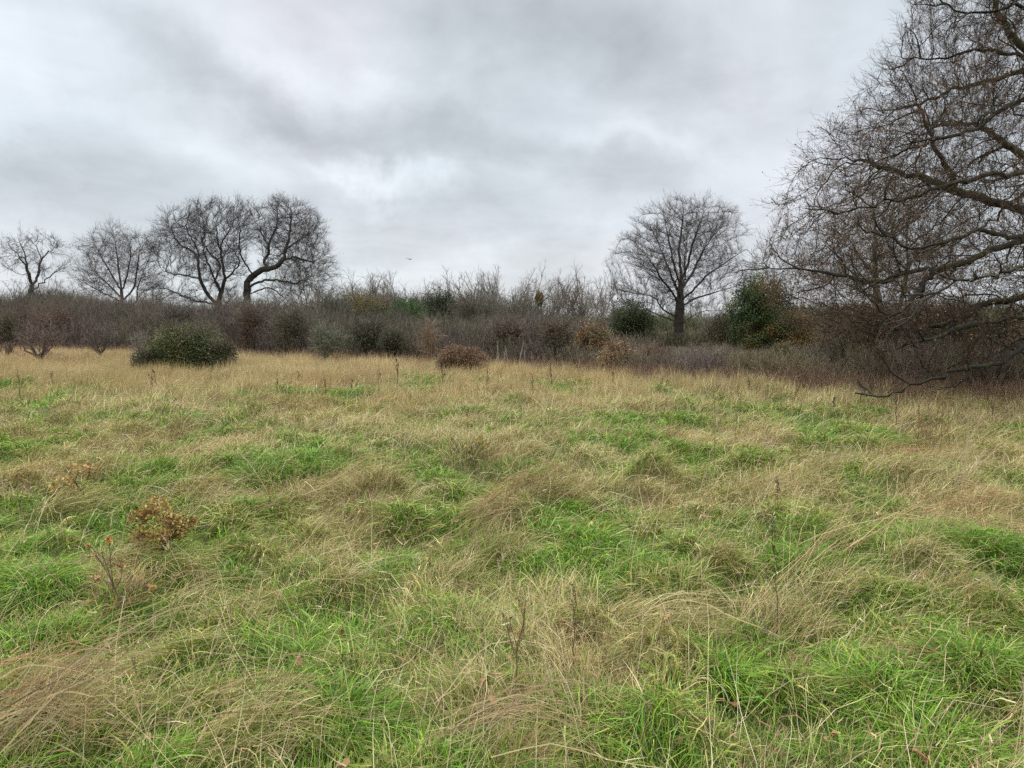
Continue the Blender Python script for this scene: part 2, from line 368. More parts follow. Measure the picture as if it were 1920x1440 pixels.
# ------------------------------------------------------------------ grass
PAL = {0: [(.130, .275, .016), (.09, .205, .016), (.185, .33, .024), (.26, .34, .036), (.05, .12, .022)],
       1: [(.23, .27, .042), (.31, .32, .065), (.17, .215, .03), (.44, .39, .14), (.32, .27, .08)],
       2: [(.60, .48, .24), (.48, .355, .15), (.33, .235, .085), (.27, .28, .06), (.12, .085, .04)],
       3: [(.36, .21, .085), (.45, .30, .13), (.20, .12, .05), (.52, .40, .19), (.10, .06, .03)]}
PW = np.array([.34, .26, .2, .12, .08])
def pal(rng, k):
    tab = np.array([PAL[i] for i in range(4)]); j = rng.choice(5, len(k), p=PW)
    c = tab[k, j]; n = len(k)
    return np.clip(.84*c*np.exp(.30*rng.normal(size=(n, 1)))*(1+.06*rng.normal(size=(n, 3))), .008, .78)
def blades(acc, x, y, az, L, w, th0, th1, S, col, rng, lift=.03, tipcol=None, z=None):
    n = len(x)
    t = np.linspace(0, 1, S)[None]
    th = th0[:, None]+(th1-th0)[:, None]*t**.8+rng.normal(size=(n, 1))*.0
    azv = az[:, None]+(rng.normal(size=(n, 1))*.5)*t
    ds = (L/(S-1))[:, None]
    dxy = np.sin(th)*ds; dz = np.cos(th)*ds
    X = x[:, None]+np.concatenate([np.zeros((n, 1)), np.cumsum((dxy*np.cos(azv))[:, :-1], 1)], 1)
    Y = y[:, None]+np.concatenate([np.zeros((n, 1)), np.cumsum((dxy*np.sin(azv))[:, :-1], 1)], 1)
    h0 = H(x, y)[:, None] if z is None else z[:, None]
    Z = h0+np.concatenate([np.zeros((n, 1)), np.cumsum(dz[:, :-1], 1)], 1)
    kink = (rng.random((n, 1)) < .28)*rng.uniform(.5, 1.5, (n, 1)); kt = rng.uniform(.3, .85, (n, 1))
    del X, Y
    th = th+kink*(t > kt); azv = azv+kink*(t > kt)*rng.normal(size=(n, 1))*.8+np.cumsum(rng.normal(size=(n, S)), 1)*.10
    dxy = np.sin(th)*ds; dz = np.cos(th)*ds
    X = x[:, None]+np.concatenate([np.zeros((n, 1)), np.cumsum((dxy*np.cos(azv))[:, :-1], 1)], 1)
    Y = y[:, None]+np.concatenate([np.zeros((n, 1)), np.cumsum((dxy*np.sin(azv))[:, :-1], 1)], 1)
    Z = h0+np.concatenate([np.zeros((n, 1)), np.cumsum(dz[:, :-1], 1)], 1)
    lf = (lift*rng.random((n, 1))*2)*np.minimum(t*3, 1)
    Z = np.maximum(Z, H(X, Y)+lf)
    sp = np.stack([X, Y, Z], -1)
    ww = w[:, None]*np.clip(1.02-t**1.8, .08, 1)
    tw = rng.normal(size=n)*.7
    side = np.stack([-np.sin(az)*np.cos(tw), np.cos(az)*np.cos(tw), np.sin(tw)], -1)
    c = col[:, None]*np.ones((1, S, 1))
    if tipcol is not None:
        k = (t**2.2)[..., None]; c = c*(1-k*.45)+tipcol[:, None]*k*.45
    strips(acc, sp, ww, c, rng, side)

def lod(y, p=.65): return (np.maximum(y, 4)/4)**p
A_green, A_straw = Acc(), Acc()
print('tussocks', len(TX))
# carpet
def carpet(y0, y1, S, dens):
    ys = np.linspace(y0, y1, 200); pdf = (1.48*ys+5.6)*(4/np.maximum(ys, 4))**1.25
    n = int(dens*pdf.mean()*(y1-y0)); cdf = np.cumsum(pdf); cdf /= cdf[-1]
    y = np.interp(rng.random(n), cdf, ys); x = rng.uniform(-1, 1, n)*(.74*y+2.8)
    e = edge_y(x, y); k = y < e+rng.normal(size=n)*.6; x, y, e = x[k], y[k], e[k]; n = len(x)
    p = straw_p(x, y); isst = rng.random(n) < p*.9
    kd = np.where(isst, 2, np.where(rng.random(n) < .25+.9*p, 1, 0)); sc_ = rng.random(n) < .10; kd = np.where(sc_ & ~isst, 2, kd)
    upr = np.clip((y-11)/9, 0, 1)*isst                      # far, unbent standing straw
    upr = np.maximum(upr, np.clip((y/e-.7)*4, 0, 1)*isst)
    L = np.where(isst, rng.uniform(.09, .25, n), rng.uniform(.06, .15, n))*(1+1.1*upr)*(1-.45*np.clip(1-path_d(x, y)/.35, 0, 1))*(.45+1.1*fbm(x*1.6, y*1.6, 77, 3))
    az = np.where(rng.random(n) < .55, flow_az(x, y)+rng.normal(size=n)*.9, rng.uniform(0, 2*math.pi, n))
    th0 = np.abs(rng.normal(size=n))*.45*(1-.5*upr)+.05
    th1 = th0+rng.uniform(.4, 1.9, n)*(1-.82*upr)
    w = np.where(isst, .0027, .0043)*rng.uniform(.5, 1.55, n)*lod(y)
    col = pal(rng, kd)
    pk = np.clip((y-15)/10, 0, 1)[:, None]*isst[:, None]
    pat = fbm(x*.5, y*.35, 91, 3)[:, None]
    col = col*(1-pk*.6)+pk*.6*(np.array([.50, .335, .205])*(1-pat)+np.array([.50, .40, .20])*pat)
    col *= (.62+.76*fbm(x*.8, y*.6, 55, 3))[:, None]
    red = np.clip((fbm(x*.45, y*.3, 57, 2)-.45)*3, 0, 1)[:, None]*isst[:, None]*np.clip((y-9)/8, 0, 1)[:, None]
    col = col*(1-red*.45)+red*.45*col*np.array([.95, .72, .62])
    for m, acc in ((~isst, A_green), (isst, A_straw)):
        blades(acc, x[m], y[m], az[m], L[m], w[m], th0[m], th1[m], S, col[m], rng, tipcol=np.where(isst[m][:, None], jcol(rng, m.sum(), (.50, .40, .2), .15), jcol(rng, m.sum(), (.24, .33, .06), .2)))
carpet(1.2, 7, 5, 4700); carpet(7, 16, 4, 4300); carpet(16, 47, 3, 4000)
# tussocks
nb = (TN*330/lod(TY, 1.05)*(TR/.28)**1.3).astype(int)
idx = np.repeat(np.arange(len(TX)), nb); n = len(idx)
for lo, hi, S in ((0, 7, 7), (7, 15, 5), (15, 60, 4)):
    m = (TY[idx] >= lo) & (TY[idx] < hi); ii = idx[m]; n = len(ii)
    rr = TR[ii]*np.sqrt(rng.random(n))*.75; ph = rng.uniform(0, 2*math.pi, n)
    x = TX[ii]+rr*np.cos(ph); y = TY[ii]+rr*np.sin(ph)
    k = TK[ii]; st = k >= 2
    mixk = rng.random(n); kk = np.where(st & (mixk < .30), 1, k); kk = np.where((k == 0) & (mixk < .15), 1, kk); kk = np.where((k == 1) & (mixk < .2), 2, kk)
    wv = np.where(st, .80, .40)
    az = np.arctan2((1-wv)*np.sin(ph)+wv*np.sin(TA[ii]), (1-wv)*np.cos(ph)+wv*np.cos(TA[ii]))+rng.normal(size=n)*np.where(st, .30+.5*vn(TX[ii]*9.1, TY[ii]*7.7, 67), .45)+(rng.random(n) < .14)*rng.uniform(-2.5, 2.5, n)
    upr = np.clip((y/edge_y(x, y)-.6)*3, 0, 1)*st
    L = np.where(st, rng.uniform(.12, .34, n), rng.uniform(.09, .235, n))*(.7+.6*np.clip(TR[ii]/.35, .4, 1.3))
    th0 = np.abs(rng.normal(size=n))*.3+.1+rr/TR[ii]*.3
    th1 = th0+np.where(st, rng.uniform(.9, 2.2, n), rng.uniform(1.0, 2.3, n))*(1-.75*upr)
    w = np.where(st, .0027, .0045)*rng.uniform(.5, 1.6, n)*lod(y)
    col = pal(rng, kk)*(.82+.36*vn(TX[ii]*7.3, TY[ii]*5.1, 66))[:, None]
    pk = np.clip((y-15)/10, 0, 1)[:, None]*st[:, None]
    col = col*(1-pk*.5)+pk*.5*np.array([.50, .35, .20])
    for mm, acc in ((kk < 2, A_green), (kk >= 2, A_straw)):
        w = np.where((kk < 2) & (rng.random(n) < .06), w*1.9, w)
        blades(acc, x[mm], y[mm], az[mm], L[mm], w[mm], th0[mm], th1[mm], S, col[mm], rng, lift=.05, tipcol=np.where((kk[mm] >= 2)[:, None], jcol(rng, mm.sum(), (.52, .42, .21), .15), jcol(rng, mm.sum(), (.26, .35, .06), .2)))
tag(A_green.build('green_grass', m_grass), 'green and olive grass growing in tufts over the whole meadow', 'grass', kind='stuff')
tag(A_straw.build('straw_grass', m_grass), 'dead straw coloured grass lying in mats and standing along the meadow edge', 'grass', kind='stuff')

# long pale stems lying across the sward and fine stems standing up
A = Acc()
SW = [(0, 1440, 330, 1215, 34, .10, 0), (60, 1440, 400, 1190, 22, .08, 0), (150, 1215, 440, 1090, 12, .05, 0), (430, 1180, 680, 1130, 3, .03, 0),
      (1380, 1210, 1640, 960, 40, .05, 1), (1440, 1140, 1700, 900, 14, .03, 1), (1530, 1070, 1780, 1010, 8, .03, 1), (1560, 1110, 1770, 990, 10, .04, 1),
      (330, 1420, 640, 1330, 40, .12, 2), (840, 1440, 1080, 1330, 50, .10, 0), (900, 1400, 1100, 1310, 30, .08, 0), (830, 1070, 1000, 960, 50, .10, 2),
      (900, 1010, 1060, 900, 60, .12, 3), (1660, 900, 1800, 845, 60, .2, 3), (1480, 930, 1570, 850, 40, .2, 2), (1380, 1010, 1500, 900, 20, .12, 2),
      (600, 950, 760, 880, 30, .12, 2), (1640, 1090, 1900, 1040, 16, .06, 1), (1700, 1010, 1920, 960, 30, .12, 3), (1190, 1190, 1420, 1150, 40, .12, 1),
      (930, 900, 1000, 840, 20, .1, 2), (380, 1010, 560, 960, 20, .15, 2), (0, 1290, 180, 1370, 60, .14, 3), (0, 1400, 250, 1330, 60, .14, 0), (860, 1330, 960, 1190, 6, .02, 0)]
SC = [(.50, .39, .22), (.52, .42, .22), (.44, .34, .18), (.40, .26, .14)]
for x0, y0, x1, y1, nn, wd, ci in SW:
    a = G(x0, y0, .12); b = G(x1, y1, .16); S = 9; t = np.linspace(0, 1, S)[None, :, None]
    L = np.linalg.norm(b-a); per = np.array([-(b-a)[1], (b-a)[0], 0])/max(L, .1)
    o0 = rng.normal(size=(nn, 1))*wd; o1 = o0*.6+rng.normal(size=(nn, 1))*wd*1.3; s0 = rng.uniform(-.15, .45, (nn, 1)); s1 = rng.uniform(.5, 1.1, (nn, 1))
    pa = a+(b-a)*s0+per*o0; pb = a+(b-a)*s1+per*o1
    sp = pa[:, None]*(1-t)+pb[:, None]*t
    sp = sp+per*(np.sin(t*math.pi)*rng.normal(size=(nn, 1, 1))*.04)
    sp = sp+np.cumsum(rng.normal(size=(nn, S, 3)), 1)*.012+np.cumsum(rng.normal(size=(nn, 1, 3))*(t > rng.random((nn, 1, 1))), 1)*.02
    zz = H(sp[..., 0], sp[..., 1]).max(1)[:, None]*.6+H(sp[..., 0], sp[..., 1])*.4
    sp[..., 2] = zz+.14+rng.random((nn, 1))*.09+np.sin(t[..., 0]*math.pi)*rng.uniform(.0, .12, (nn, 1))
    strips(A, sp, taper(nn, S, .0036, .0022, rng)*lod((a[1]+b[1])/2, .5), jcol(rng, nn, SC[ci], .28), rng, side=np.repeat([[0, -.35, .94]], nn, 0)+rng.normal(size=(nn, 3))*.3)
# scattered long arching stems
n = 5200; y = 1.8+24*rng.random(n)**1.5; x = rng.uniform(-1, 1, n)*(.72*y+2)
ok = y < edge_y(x, y)-.3; x, y = x[ok], y[ok]; n = len(x)
az = flow_az(x, y)+rng.normal(size=n)*.8; th0 = rng.uniform(.25, 1.3, n); col = jcol(rng, n, (.52, .42, .24), .16)
blades(A, x, y, az, rng.uniform(.25, .75, n), np.full(n, .0028)*lod(y, .75), th0, th0+rng.uniform(.1, .8, n), 7, col, rng, lift=.12)
# short broken bits of dead leaf and stem lodged in the sward
n = 16000; y = 1.8+15*rng.random(n)**1.2; x = rng.uniform(-1, 1, n)*(.72*y+2); az = rng.uniform(0, 6.28, n); th0 = rng.uniform(.9, 1.7, n)
cl = fbm(x*1.2, y*1.2, 88, 3) > .47; x, y, az, th0 = x[cl], y[cl], az[cl], th0[cl]; n = len(x)
col = np.array([(.42, .29, .15), (.30, .17, .08), (.20, .11, .06), (.55, .44, .26)])[rng.integers(0, 4, n)]
blades(A, x, y, az, rng.uniform(.03, .11, n), rng.uniform(.003, .008, n), th0, th0+rng.normal(size=n)*.5, 3, jcol(rng, n, col, .2), rng, z=H(x, y)+rng.uniform(.05, .16, n))
# seed heads on some near stems
n = 900; y = 2.2+16*rng.random(n); x = rng.uniform(-1, 1, n)*(.72*y+1); hh_ = rng.uniform(.22, .5, n); lean = rng.normal(size=(n, 2))*.12; t = np.linspace(0, 1, 5)[None, :, None]
b0 = np.stack([x, y, H(x, y)], 1); tip = b0+np.concatenate([lean, hh_[:, None]], 1); sp = b0[:, None]*(1-t)+tip[:, None]*t+np.concatenate([lean, 0*hh_[:, None]], 1)[:, None]*t*t
cs = jcol(rng, n, (.42, .32, .18), .25); strips(A, sp, taper(n, 5, .0024, .0016, rng)*lod(y, .5)[:, None], cs, rng)
sh = spawn(sp[:, 3:], 7, rng, 1, .5, .1, 3, .2, .2, 0, leng=.05); strips(A, sh, taper(len(sh), 3, .0035, .0015, rng), np.repeat(cs, 7, 0)*.8, rng)
# upright seed stems near the far edge and on the right
n = 9000; y = 8+38*rng.random(n); x = rng.uniform(-1, 1, n)*(.74*y+2); e = edge_y(x, y)
k = (y < e+1) & (rng.random(n) < np.clip((y/e-.45)*1.8, 0, 1)+(y/e > .97)*.3); x, y = x[k], y[k]; n = len(x)
az = rng.uniform(0, 6.28, n); th0 = np.abs(rng.normal(size=n))*.16; hs = rng.uniform(.3, .72, n)
col = jcol(rng, n, (.43, .30, .175), .2)
blades(A, x, y, az, hs, np.full(n, .0034)*lod(y, .7), th0, th0+.25, 4, col, rng)
tag(A.build('dry_grass_stems', m_grass), 'long pale dry grass stems arching and standing above the sward', 'grass', kind='stuff')

# ------------------------------------------------------------------ trees
def colonize(pos0, par0, att, step, di, dk, iters, wig, seed, trop=0.0, ctr=None, outw=0.0):
    r = np.random.default_rng(seed); cap = 60000
    P = np.zeros((cap, 3), np.float32); Q = np.full(cap, -1); nc = np.zeros(cap, int); n = len(pos0)
    P[:n] = pos0; Q[:n] = par0
    att = att.astype(np.float32); nd = np.full(len(att), 1e9, np.float32); ni_ = np.zeros(len(att), int)
    def upd(a, b):
        for c in range(a, b, 400):
            e = min(c+400, b)
            d = ((att[:, None]-P[None, c:e])**2).sum(2); j = d.argmin(1); dm = d[np.arange(len(att)), j]
            m = dm < nd; nd[m] = dm[m]; ni_[m] = j[m]+c
    upd(0, n)
    for it in range(iters):
        k = nd > dk*dk; att, nd, ni_ = att[k], nd[k], ni_[k]
        act = nd < di*di
        if not act.any(): break
        dr = nrm(att[act]-P[ni_[act]]); u, inv = np.unique(ni_[act], return_inverse=True)
        s = np.zeros((len(u), 3)); np.add.at(s, inv, dr)
        ok = nc[u] < 3; u, s = u[ok], s[ok]
        if len(u) == 0: break
        pd = np.where((Q[u] >= 0)[:, None], nrm(P[u]-P[np.maximum(Q[u], 0)]), 0)
        d = nrm(nrm(s)+pd*.35+wig*r.normal(size=s.shape)+np.array([0, 0, trop]))
        if outw: d = nrm(d+outw*nrm(P[u]-ctr))
        new = P[u]+d*step
        m = len(new)
        if n+m > cap: break
        P[n:n+m] = new; Q[n:n+m] = u; nc[u] += 1; upd(n, n+m); n += m
    return P[:n].astype(float), Q[:n]

def poly_nodes(lines, step, rad=None):
    """join limb polylines (first point of a later line hooks on the nearest earlier node)"""
    P, Q, F, LL = [], [], [], []
    for ln in lines:
        ln = [np.asarray(p, float) for p in ln]
        if P:
            a = np.array(P); j = int(((a-ln[0])**2).sum(1).argmin()); prev = j; cur = P[j]
        else:
            P.append(ln[0]); Q.append(-1); F.append(0.); LL.append(9.); prev = 0; cur = ln[0]
        tl = sum(np.linalg.norm(a-b) for a, b in zip(ln[1:], [cur]+ln[1:-1])); run = 0.
        for p in ln[1:]:
            L = np.linalg.norm(p-cur); k = max(1, int(round(L/step)))
            for i in range(1, k+1):
                P.append(cur+(p-cur)*i/k); Q.append(prev); F.append((run+L*i/k)/tl); LL.append(tl); prev = len(P)-1
            cur = p; run += L
    return np.array(P), np.array(Q), np.array(F), np.array(LL)

def blob_points(blobs, n, rng, shell=.45):
    vol = np.array([b[1][0]*b[1][1]*b[1][2] for b in blobs]); pk = rng.choice(len(blobs), n, p=vol/vol.sum())
    d = nrm(rng.normal(size=(n, 3))); r = rng.random(n)**shell
    c = np.array([b[0] for b in blobs])[pk]; s = np.array([b[1] for b in blobs])[pk]
    return c+d*r[:, None]*s

def skeleton_tree(name, label, base, lines, blobs, natt, step, trunk_r, tip_r, seed, bark=(.06, .054, .042), twigc=(.07, .056, .046),
                  di=3.0, dk=.55, iters=90, wig=.25, trop=.05, twigs=5, twig_len=.6, leaves=0, leafc=None, leaf_size=.07, moss=0.0, group=None,
                  att=None, limb_r=.09, gnarl=0.05, leaf_name='foliage', minr=0.0, tang=.75, ttrop=.1, cut=.38, outw=.3, ctrz=1.5, side=0, side_len=1.2):
    r = np.random.default_rng(seed)
    P, Q, F, LL = poly_nodes(lines, step)
    if att is None:
        att = blob_points(blobs, natt, r); q = att-base
        att = att[fbm(q[:, 0]*.7+q[:, 2]*.35+40, q[:, 1]*.6+q[:, 2]*.7+40, seed+9, 2) > cut]
    P, Q = colonize(P, Q, att, step, di, dk, iters, wig, seed, trop, base+np.array([0, 0, ctrz]), outw)
    n = len(P); kids = np.bincount(Q[Q >= 0], minlength=n)
    tips = (kids == 0).astype(float)
    for i in range(n-1, 0, -1): tips[Q[i]] += tips[i]
    e = math.log(tips[0])/math.log(trunk_r/tip_r)
    rad = tip_r*np.maximum(tips, 1)**(1/e)
    if minr: rad[:len(F)] = np.maximum(rad[:len(F)], minr*(1-.86*F**.8)*np.clip(LL/4.5, .35, 1))
    # smooth, then gnarl
    main = np.full(n, -1); best = np.zeros(n)
    for i in range(1, n):
        q = Q[i]
        if rad[i] > best[q]: best[q] = rad[i]; main[q] = i
    for _ in range(2):
        m = (Q >= 0) & (main >= 0); P2 = P.copy(); P2[m] = P[m]*.5+.25*P[Q[m]]+.25*P[main[m]]; P = P2
    P[1:] += r.normal(size=(n-1, 3))*gnarl*step*np.minimum(1, 2)
    D = np.zeros((n, 3)); D[1:] = nrm(P[1:]-P[Q[1:]]); D[0] = (0, 0, 1)
    root = empty(name, base, label, 'tree', group)
    ids = np.arange(1, n); par = Q[ids]
    ismain = main[par] == ids
    r0 = np.where(ismain, rad[par], rad[ids]); d0 = np.where(ismain[:, None], D[par], D[ids]); r1 = rad[ids]; d1 = D[ids]
    ref = nrm(np.array([.31, .53, .17]))
    def seg(acc, m, sides):
        if not m.any(): return
        i, p = ids[m], par[m]
        vs = []
        for pos, dd, rr in ((P[p], d0[m], r0[m]), (P[i], d1[m], r1[m])):
            a = nrm(np.cross(dd, ref)); b = np.cross(dd, a); ang = np.arange(sides)*2*math.pi/sides
            vs.append(pos[:, None]+rr[:, None, None]*(a[:, None]*np.cos(ang)[None, :, None]+b[:, None]*np.sin(ang)[None, :, None]))
        v = np.stack(vs, 1).reshape(-1, 3); k = len(i)
        bs = np.arange(k)[:, None]*2*sides; s = np.arange(sides)[None]; s2 = (s+1) % sides
        f = np.stack([bs+s, bs+s2, bs+s2+sides, bs+s+sides], -1).reshape(-1, 4)
        cc = jcol(r, k, bark, .12, .04)
        cc = np.repeat(cc, 2*sides, 0)
        if moss > 0:
            ctr = np.repeat((P[p]+P[i])/2, 2*sides, 0); upf = np.clip(nrm(v-ctr)[:, 2:3]*1.4+.1, 0, 1)*moss*np.clip(np.repeat(r1[m], 2*sides)/.06, 0, 1)[:, None]
            upf = upf*(fbm(v[:, 0]*1.3+v[:, 2], v[:, 1]*1.3-v[:, 2], 71, 2)[:, None] > .45)
            cc = cc*(1-upf)+upf*np.array([.12, .125, .035])
        acc.add(v, f, cc)
    # the trunk: nodes up to the first fork where the radius has dropped
    tr = r1 >= max(trunk_r*.62, limb_r)
    lb = (r1 >= limb_r) & ~tr
    A = Acc(); seg(A, tr, 12)
    if A.n: A.build('trunk', m_bark, root, base)
    # every thick limb its own part
    lab = np.full(n, -1)
    lim_set = np.zeros(n, bool); lim_set[ids[lb]] = True
    for i in ids[lb]:
        q = Q[i]; lab[i] = lab[q] if (q >= 0 and lim_set[q] and lab[q] >= 0) else i
    for L in np.unique(lab[lab >= 0]):
        A = Acc(); seg(A, lab[ids] == L, 8)
        if A.n: A.build('limb', m_bark, root, base)
    A = Acc(); fine = ~tr & ~lb
    seg(A, fine & (r1 > .03), 5); seg(A, fine & (r1 <= .03), 3)
    # twigs
    tipn = np.where((rad < tip_r*2.6) & (np.arange(n) > 0))[0]
    if twigs > 0:
        par_sp = np.stack([P[Q[tipn]], P[tipn]], 1)
        tw = spawn(par_sp, twigs, r, 1, tang, .12, 4, .1, ttrop, 0, leng=twig_len)
        strips(A, tw, taper(len(tw), 4, tip_r*1.5, tip_r*.55, r), jcol(r, len(tw), twigc, .2), r)
        tw2 = spawn(tw, 3, r, .5, .6, .15, 3, .2, .1, .4)
        strips(A, tw2, taper(len(tw2), 3, tip_r*1.0, tip_r*.5, r), jcol(r, len(tw2), twigc, .2), r)
    if side:
        nn_ = np.arange(4, len(F)); nn_ = nn_[(F[nn_] > .15) & (r.random(len(nn_)) < .36)]
        ps = np.stack([P[Q[nn_]], P[nn_]], 1)
        s1 = spawn(ps, side, r, 1, 1.0, .30, 7, .0, .10, 0, leng=side_len)
        s1 = s1[:, :1]+(s1-s1[:, :1])*(1.1-.6*F[nn_])[:, None, None]; s1 = s1[s1[:, -1, 2] > .5]
        tubes(A, s1, taper(len(s1), 7, tip_r*4.2, tip_r*1.2, r), jcol(r, len(s1), bark, .15), 5)
        s2 = spawn(s1, 6, r, .42, .85, .28, 5, .15, .1, .3); tubes(A, s2, taper(len(s2), 5, tip_r*1.7, tip_r*.8, r), jcol(r, len(s2), twigc, .2), 3)
        s3 = spawn(s2, 4, r, .5, .75, .25, 4, .15, .1, .3); strips(A, s3, taper(len(s3), 4, tip_r*1.4, tip_r*.6, r), jcol(r, len(s3), twigc, .2), r)
    A.build('crown', m_twig, root, base)
    if leaves:
        j = r.choice(len(tw2), leaves); t = r.random((leaves, 1)); cl = fbm(tw2[j, 0, 0]*.6, tw2[j, 0, 2]*.6, seed+3, 2)
        keep = cl > .47
        p = (tw2[j, 0]*(1-t)+tw2[j, -1]*t)[keep]
        lc = np.asarray(leafc)[r.integers(0, len(leafc), len(p))]
        A = Acc(); cards(A, p, leaf_size, jcol(r, len(p), lc, .2), r); A.build(leaf_name, m_leaf, root, base)
    return root

def LN(Y, pts, dep=None):
    """limb polyline: pixel points at distance Y, with optional depth offsets"""
    return [W(p[0], p[1], Y+(p[2] if len(p) > 2 else 0)) for p in pts]
def BL(Y, lst, dscale=1.0):
    out = []
    for b in lst:
        px, py, rp = b[:3]; dz = b[3] if len(b) > 3 else 0; r = rp/FPX*(Y+dz); sy = r*dscale
        out.append((W(px, py, Y+dz), (r, sy, r)))
    return out
def foot(px, Y):
    p = W(px, 607, Y); p[2] = float(H(p[0], p[1])) if Y < 60 else 0.0
    return p

# --- twin old oaks on the left
Y = 60.0
f = foot(409, Y)
skeleton_tree('oak_tree', 'wide bare oak with several upright stems, left one of the twin oaks', f,
    [[f, *LN(Y, [(409, 575), (415, 549, .2), (422, 524, -.3), (418, 496, -.6), (413, 470, -.8), (409, 455, -1), (404, 420, -1.3)])],
     LN(Y, [(413, 470, -.8), (419, 444, -.5), (430, 436, 0)]),
     LN(Y, [(409, 549), (402, 524, .8), (391, 496, 1.4), (381, 470, 2), (386, 440, 2.4)]),
     LN(Y, [(409, 570), (400, 567, -.3), (385, 545, -.8), (374, 524, -1.2), (373, 485, -1.8), (370, 462, -2), (355, 444, -2.3), (349, 421, -2.6), (352, 400, -2.8)]),
     LN(Y, [(373, 485, -1.8), (362, 472, -1.5), (342, 462, -1.2), (327, 447, -1), (319, 421, -.6)]),
     LN(Y, [(402, 524, .8), (414, 500, 1.6), (409, 489, 1.8), (396, 479, 2), (379, 455, 2.8), (376, 431, 3.2), (372, 405, 3.5)]),
     LN(Y, [(422, 524, -.3), (441, 507, -1), (451, 489, -1.4), (436, 468, -1.8), (420, 455, -2)]),
     LN(Y, [(409, 573), (396, 569, .4), (364, 564, 1), (336, 552, 1.5), (317, 543, 1.8), (291, 537, 2.2)]),
     LN(Y, [(374, 524, -1.2), (350, 516, -.5), (325, 514, .2), (300, 505, .5)]),
     LN(Y, [(412, 575), (419, 574), (434, 564, -1), (452, 558, -1.8)])],
    BL(Y, [(335, 430, 44, -1), (312, 465, 36), (380, 405, 32, 1), (365, 450, 45, 2), (410, 415, 40, -1), (440, 405, 34, 0), (448, 445, 30, -1), (400, 470, 50, 0),
           (345, 500, 45, 0), (315, 545, 30, 1), (350, 560, 30, 1), (430, 500, 35, -1), (290, 550, 18, 2), (420, 555, 30, 0), (380, 540, 40, 0)], 1.25),
    9000, .28, .26, .009, 11, dk=.42, twigs=5, twig_len=.65, minr=.05, outw=.1, trop=.16, tang=.55, gnarl=.12, wig=.32, limb_r=.13, ttrop=.3)
f = foot(462, Y)
skeleton_tree('oak_tree', 'gnarled bare oak leaning right with a thick bent trunk, right one of the twin oaks', f,
    [[f, *LN(Y, [(462, 580), (463, 549), (464, 528), (475, 515), (496, 504, -.5), (514, 502, -.8), (533, 489, -1), (535, 466, -1), (542, 447, -1), (545, 415, -.6), (548, 395, 0)])],
     LN(Y, [(501, 504, -.5), (494, 485, .5), (505, 477, 1), (503, 459, 1.2), (512, 440, 1.5), (522, 417, 1.8), (520, 390, 2)]),
     LN(Y, [(475, 515), (471, 511, -.3), (456, 489, -1), (447, 462, -1.5), (450, 440, -1.8), (449, 425, -2), (444, 405, -2.2)]),
     LN(Y, [(465, 540), (482, 530, -.5), (499, 524, -1), (529, 527, -1.6), (557, 533, -2), (572, 522, -2.4), (595, 528, -2.8)]),
     LN(Y, [(464, 552), (471, 552, .5), (488, 541, 1), (509, 539, 1.4), (524, 550, 1.8), (550, 573, 2)]),
     LN(Y, [(533, 489, -1), (549, 482, 0), (569, 487, .8), (591, 492, 1.6)]),
     LN(Y, [(535, 466, -1), (555, 455, -1.5), (575, 440, -2), (590, 430, -2)]),
     LN(Y, [(503, 459, 1.2), (490, 440, 1.5), (488, 420, 1.7)])],
    BL(Y, [(525, 400, 34, 0), (555, 415, 38, 0), (500, 420, 32, 1), (582, 435, 34, -1), (545, 450, 54, 1), (580, 480, 44, 0), (606, 500, 32, 0), (475, 400, 22, 0), (500, 450, 30, -1),
           (450, 425, 22, -2), (560, 520, 40, -1), (600, 530, 24, -2), (525, 555, 34, 1), (470, 540, 18, 0), (500, 500, 30, 0), (452, 475, 20, -1)], 1.25),
    9000, .28, .29, .009, 12, dk=.42, twigs=5, twig_len=.65, minr=.055, outw=.1, trop=.16, tang=.55, gnarl=.12, wig=.32, limb_r=.13, ttrop=.3, bark=(.065, .054, .042))
# --- trees further left
Y = 62.0; f = foot(229, Y)
skeleton_tree('bare_tree', 'fan shaped bare tree with fine branches, second tree from the left edge', f,
    [[f, *LN(Y, [(229, 572), (228, 548), (222, 500, .5), (217, 460, 1), (214, 440, 1)])],
     LN(Y, [(228, 550), (210, 515, -1), (192, 485, -1.6), (180, 465, -2)]),
     LN(Y, [(228, 560), (200, 530, 1), (172, 505, 1.8), (155, 492, 2)]),
     LN(Y, [(228, 548), (240, 510, -.8), (246, 475, -1), (240, 445, -1)]),
     LN(Y, [(229, 568), (252, 540, .6), (258, 500, 1), (262, 465, 1)]),
     LN(Y, [(229, 575), (256, 570, 0), (258, 540, -1), (272, 500, -1.5), (285, 470, -1.6)]),
     LN(Y, [(228, 565), (195, 550, -1), (165, 535, -1.6)])],
    BL(Y, [(212, 450, 32), (185, 475, 36), (235, 470, 40), (165, 505, 30), (270, 475, 34), (215, 510, 50), (270, 520, 36), (180, 530, 38)], 1.2),
    6500, .30, .20, .009, 13, dk=.45, minr=.05, twigs=4, twig_len=.7, trop=.16, wig=.22, limb_r=.13, bark=(.10, .085, .075), leaves=1500, leafc=[(.3, .19, .1)], leaf_size=.07)
f = foot(62, Y)
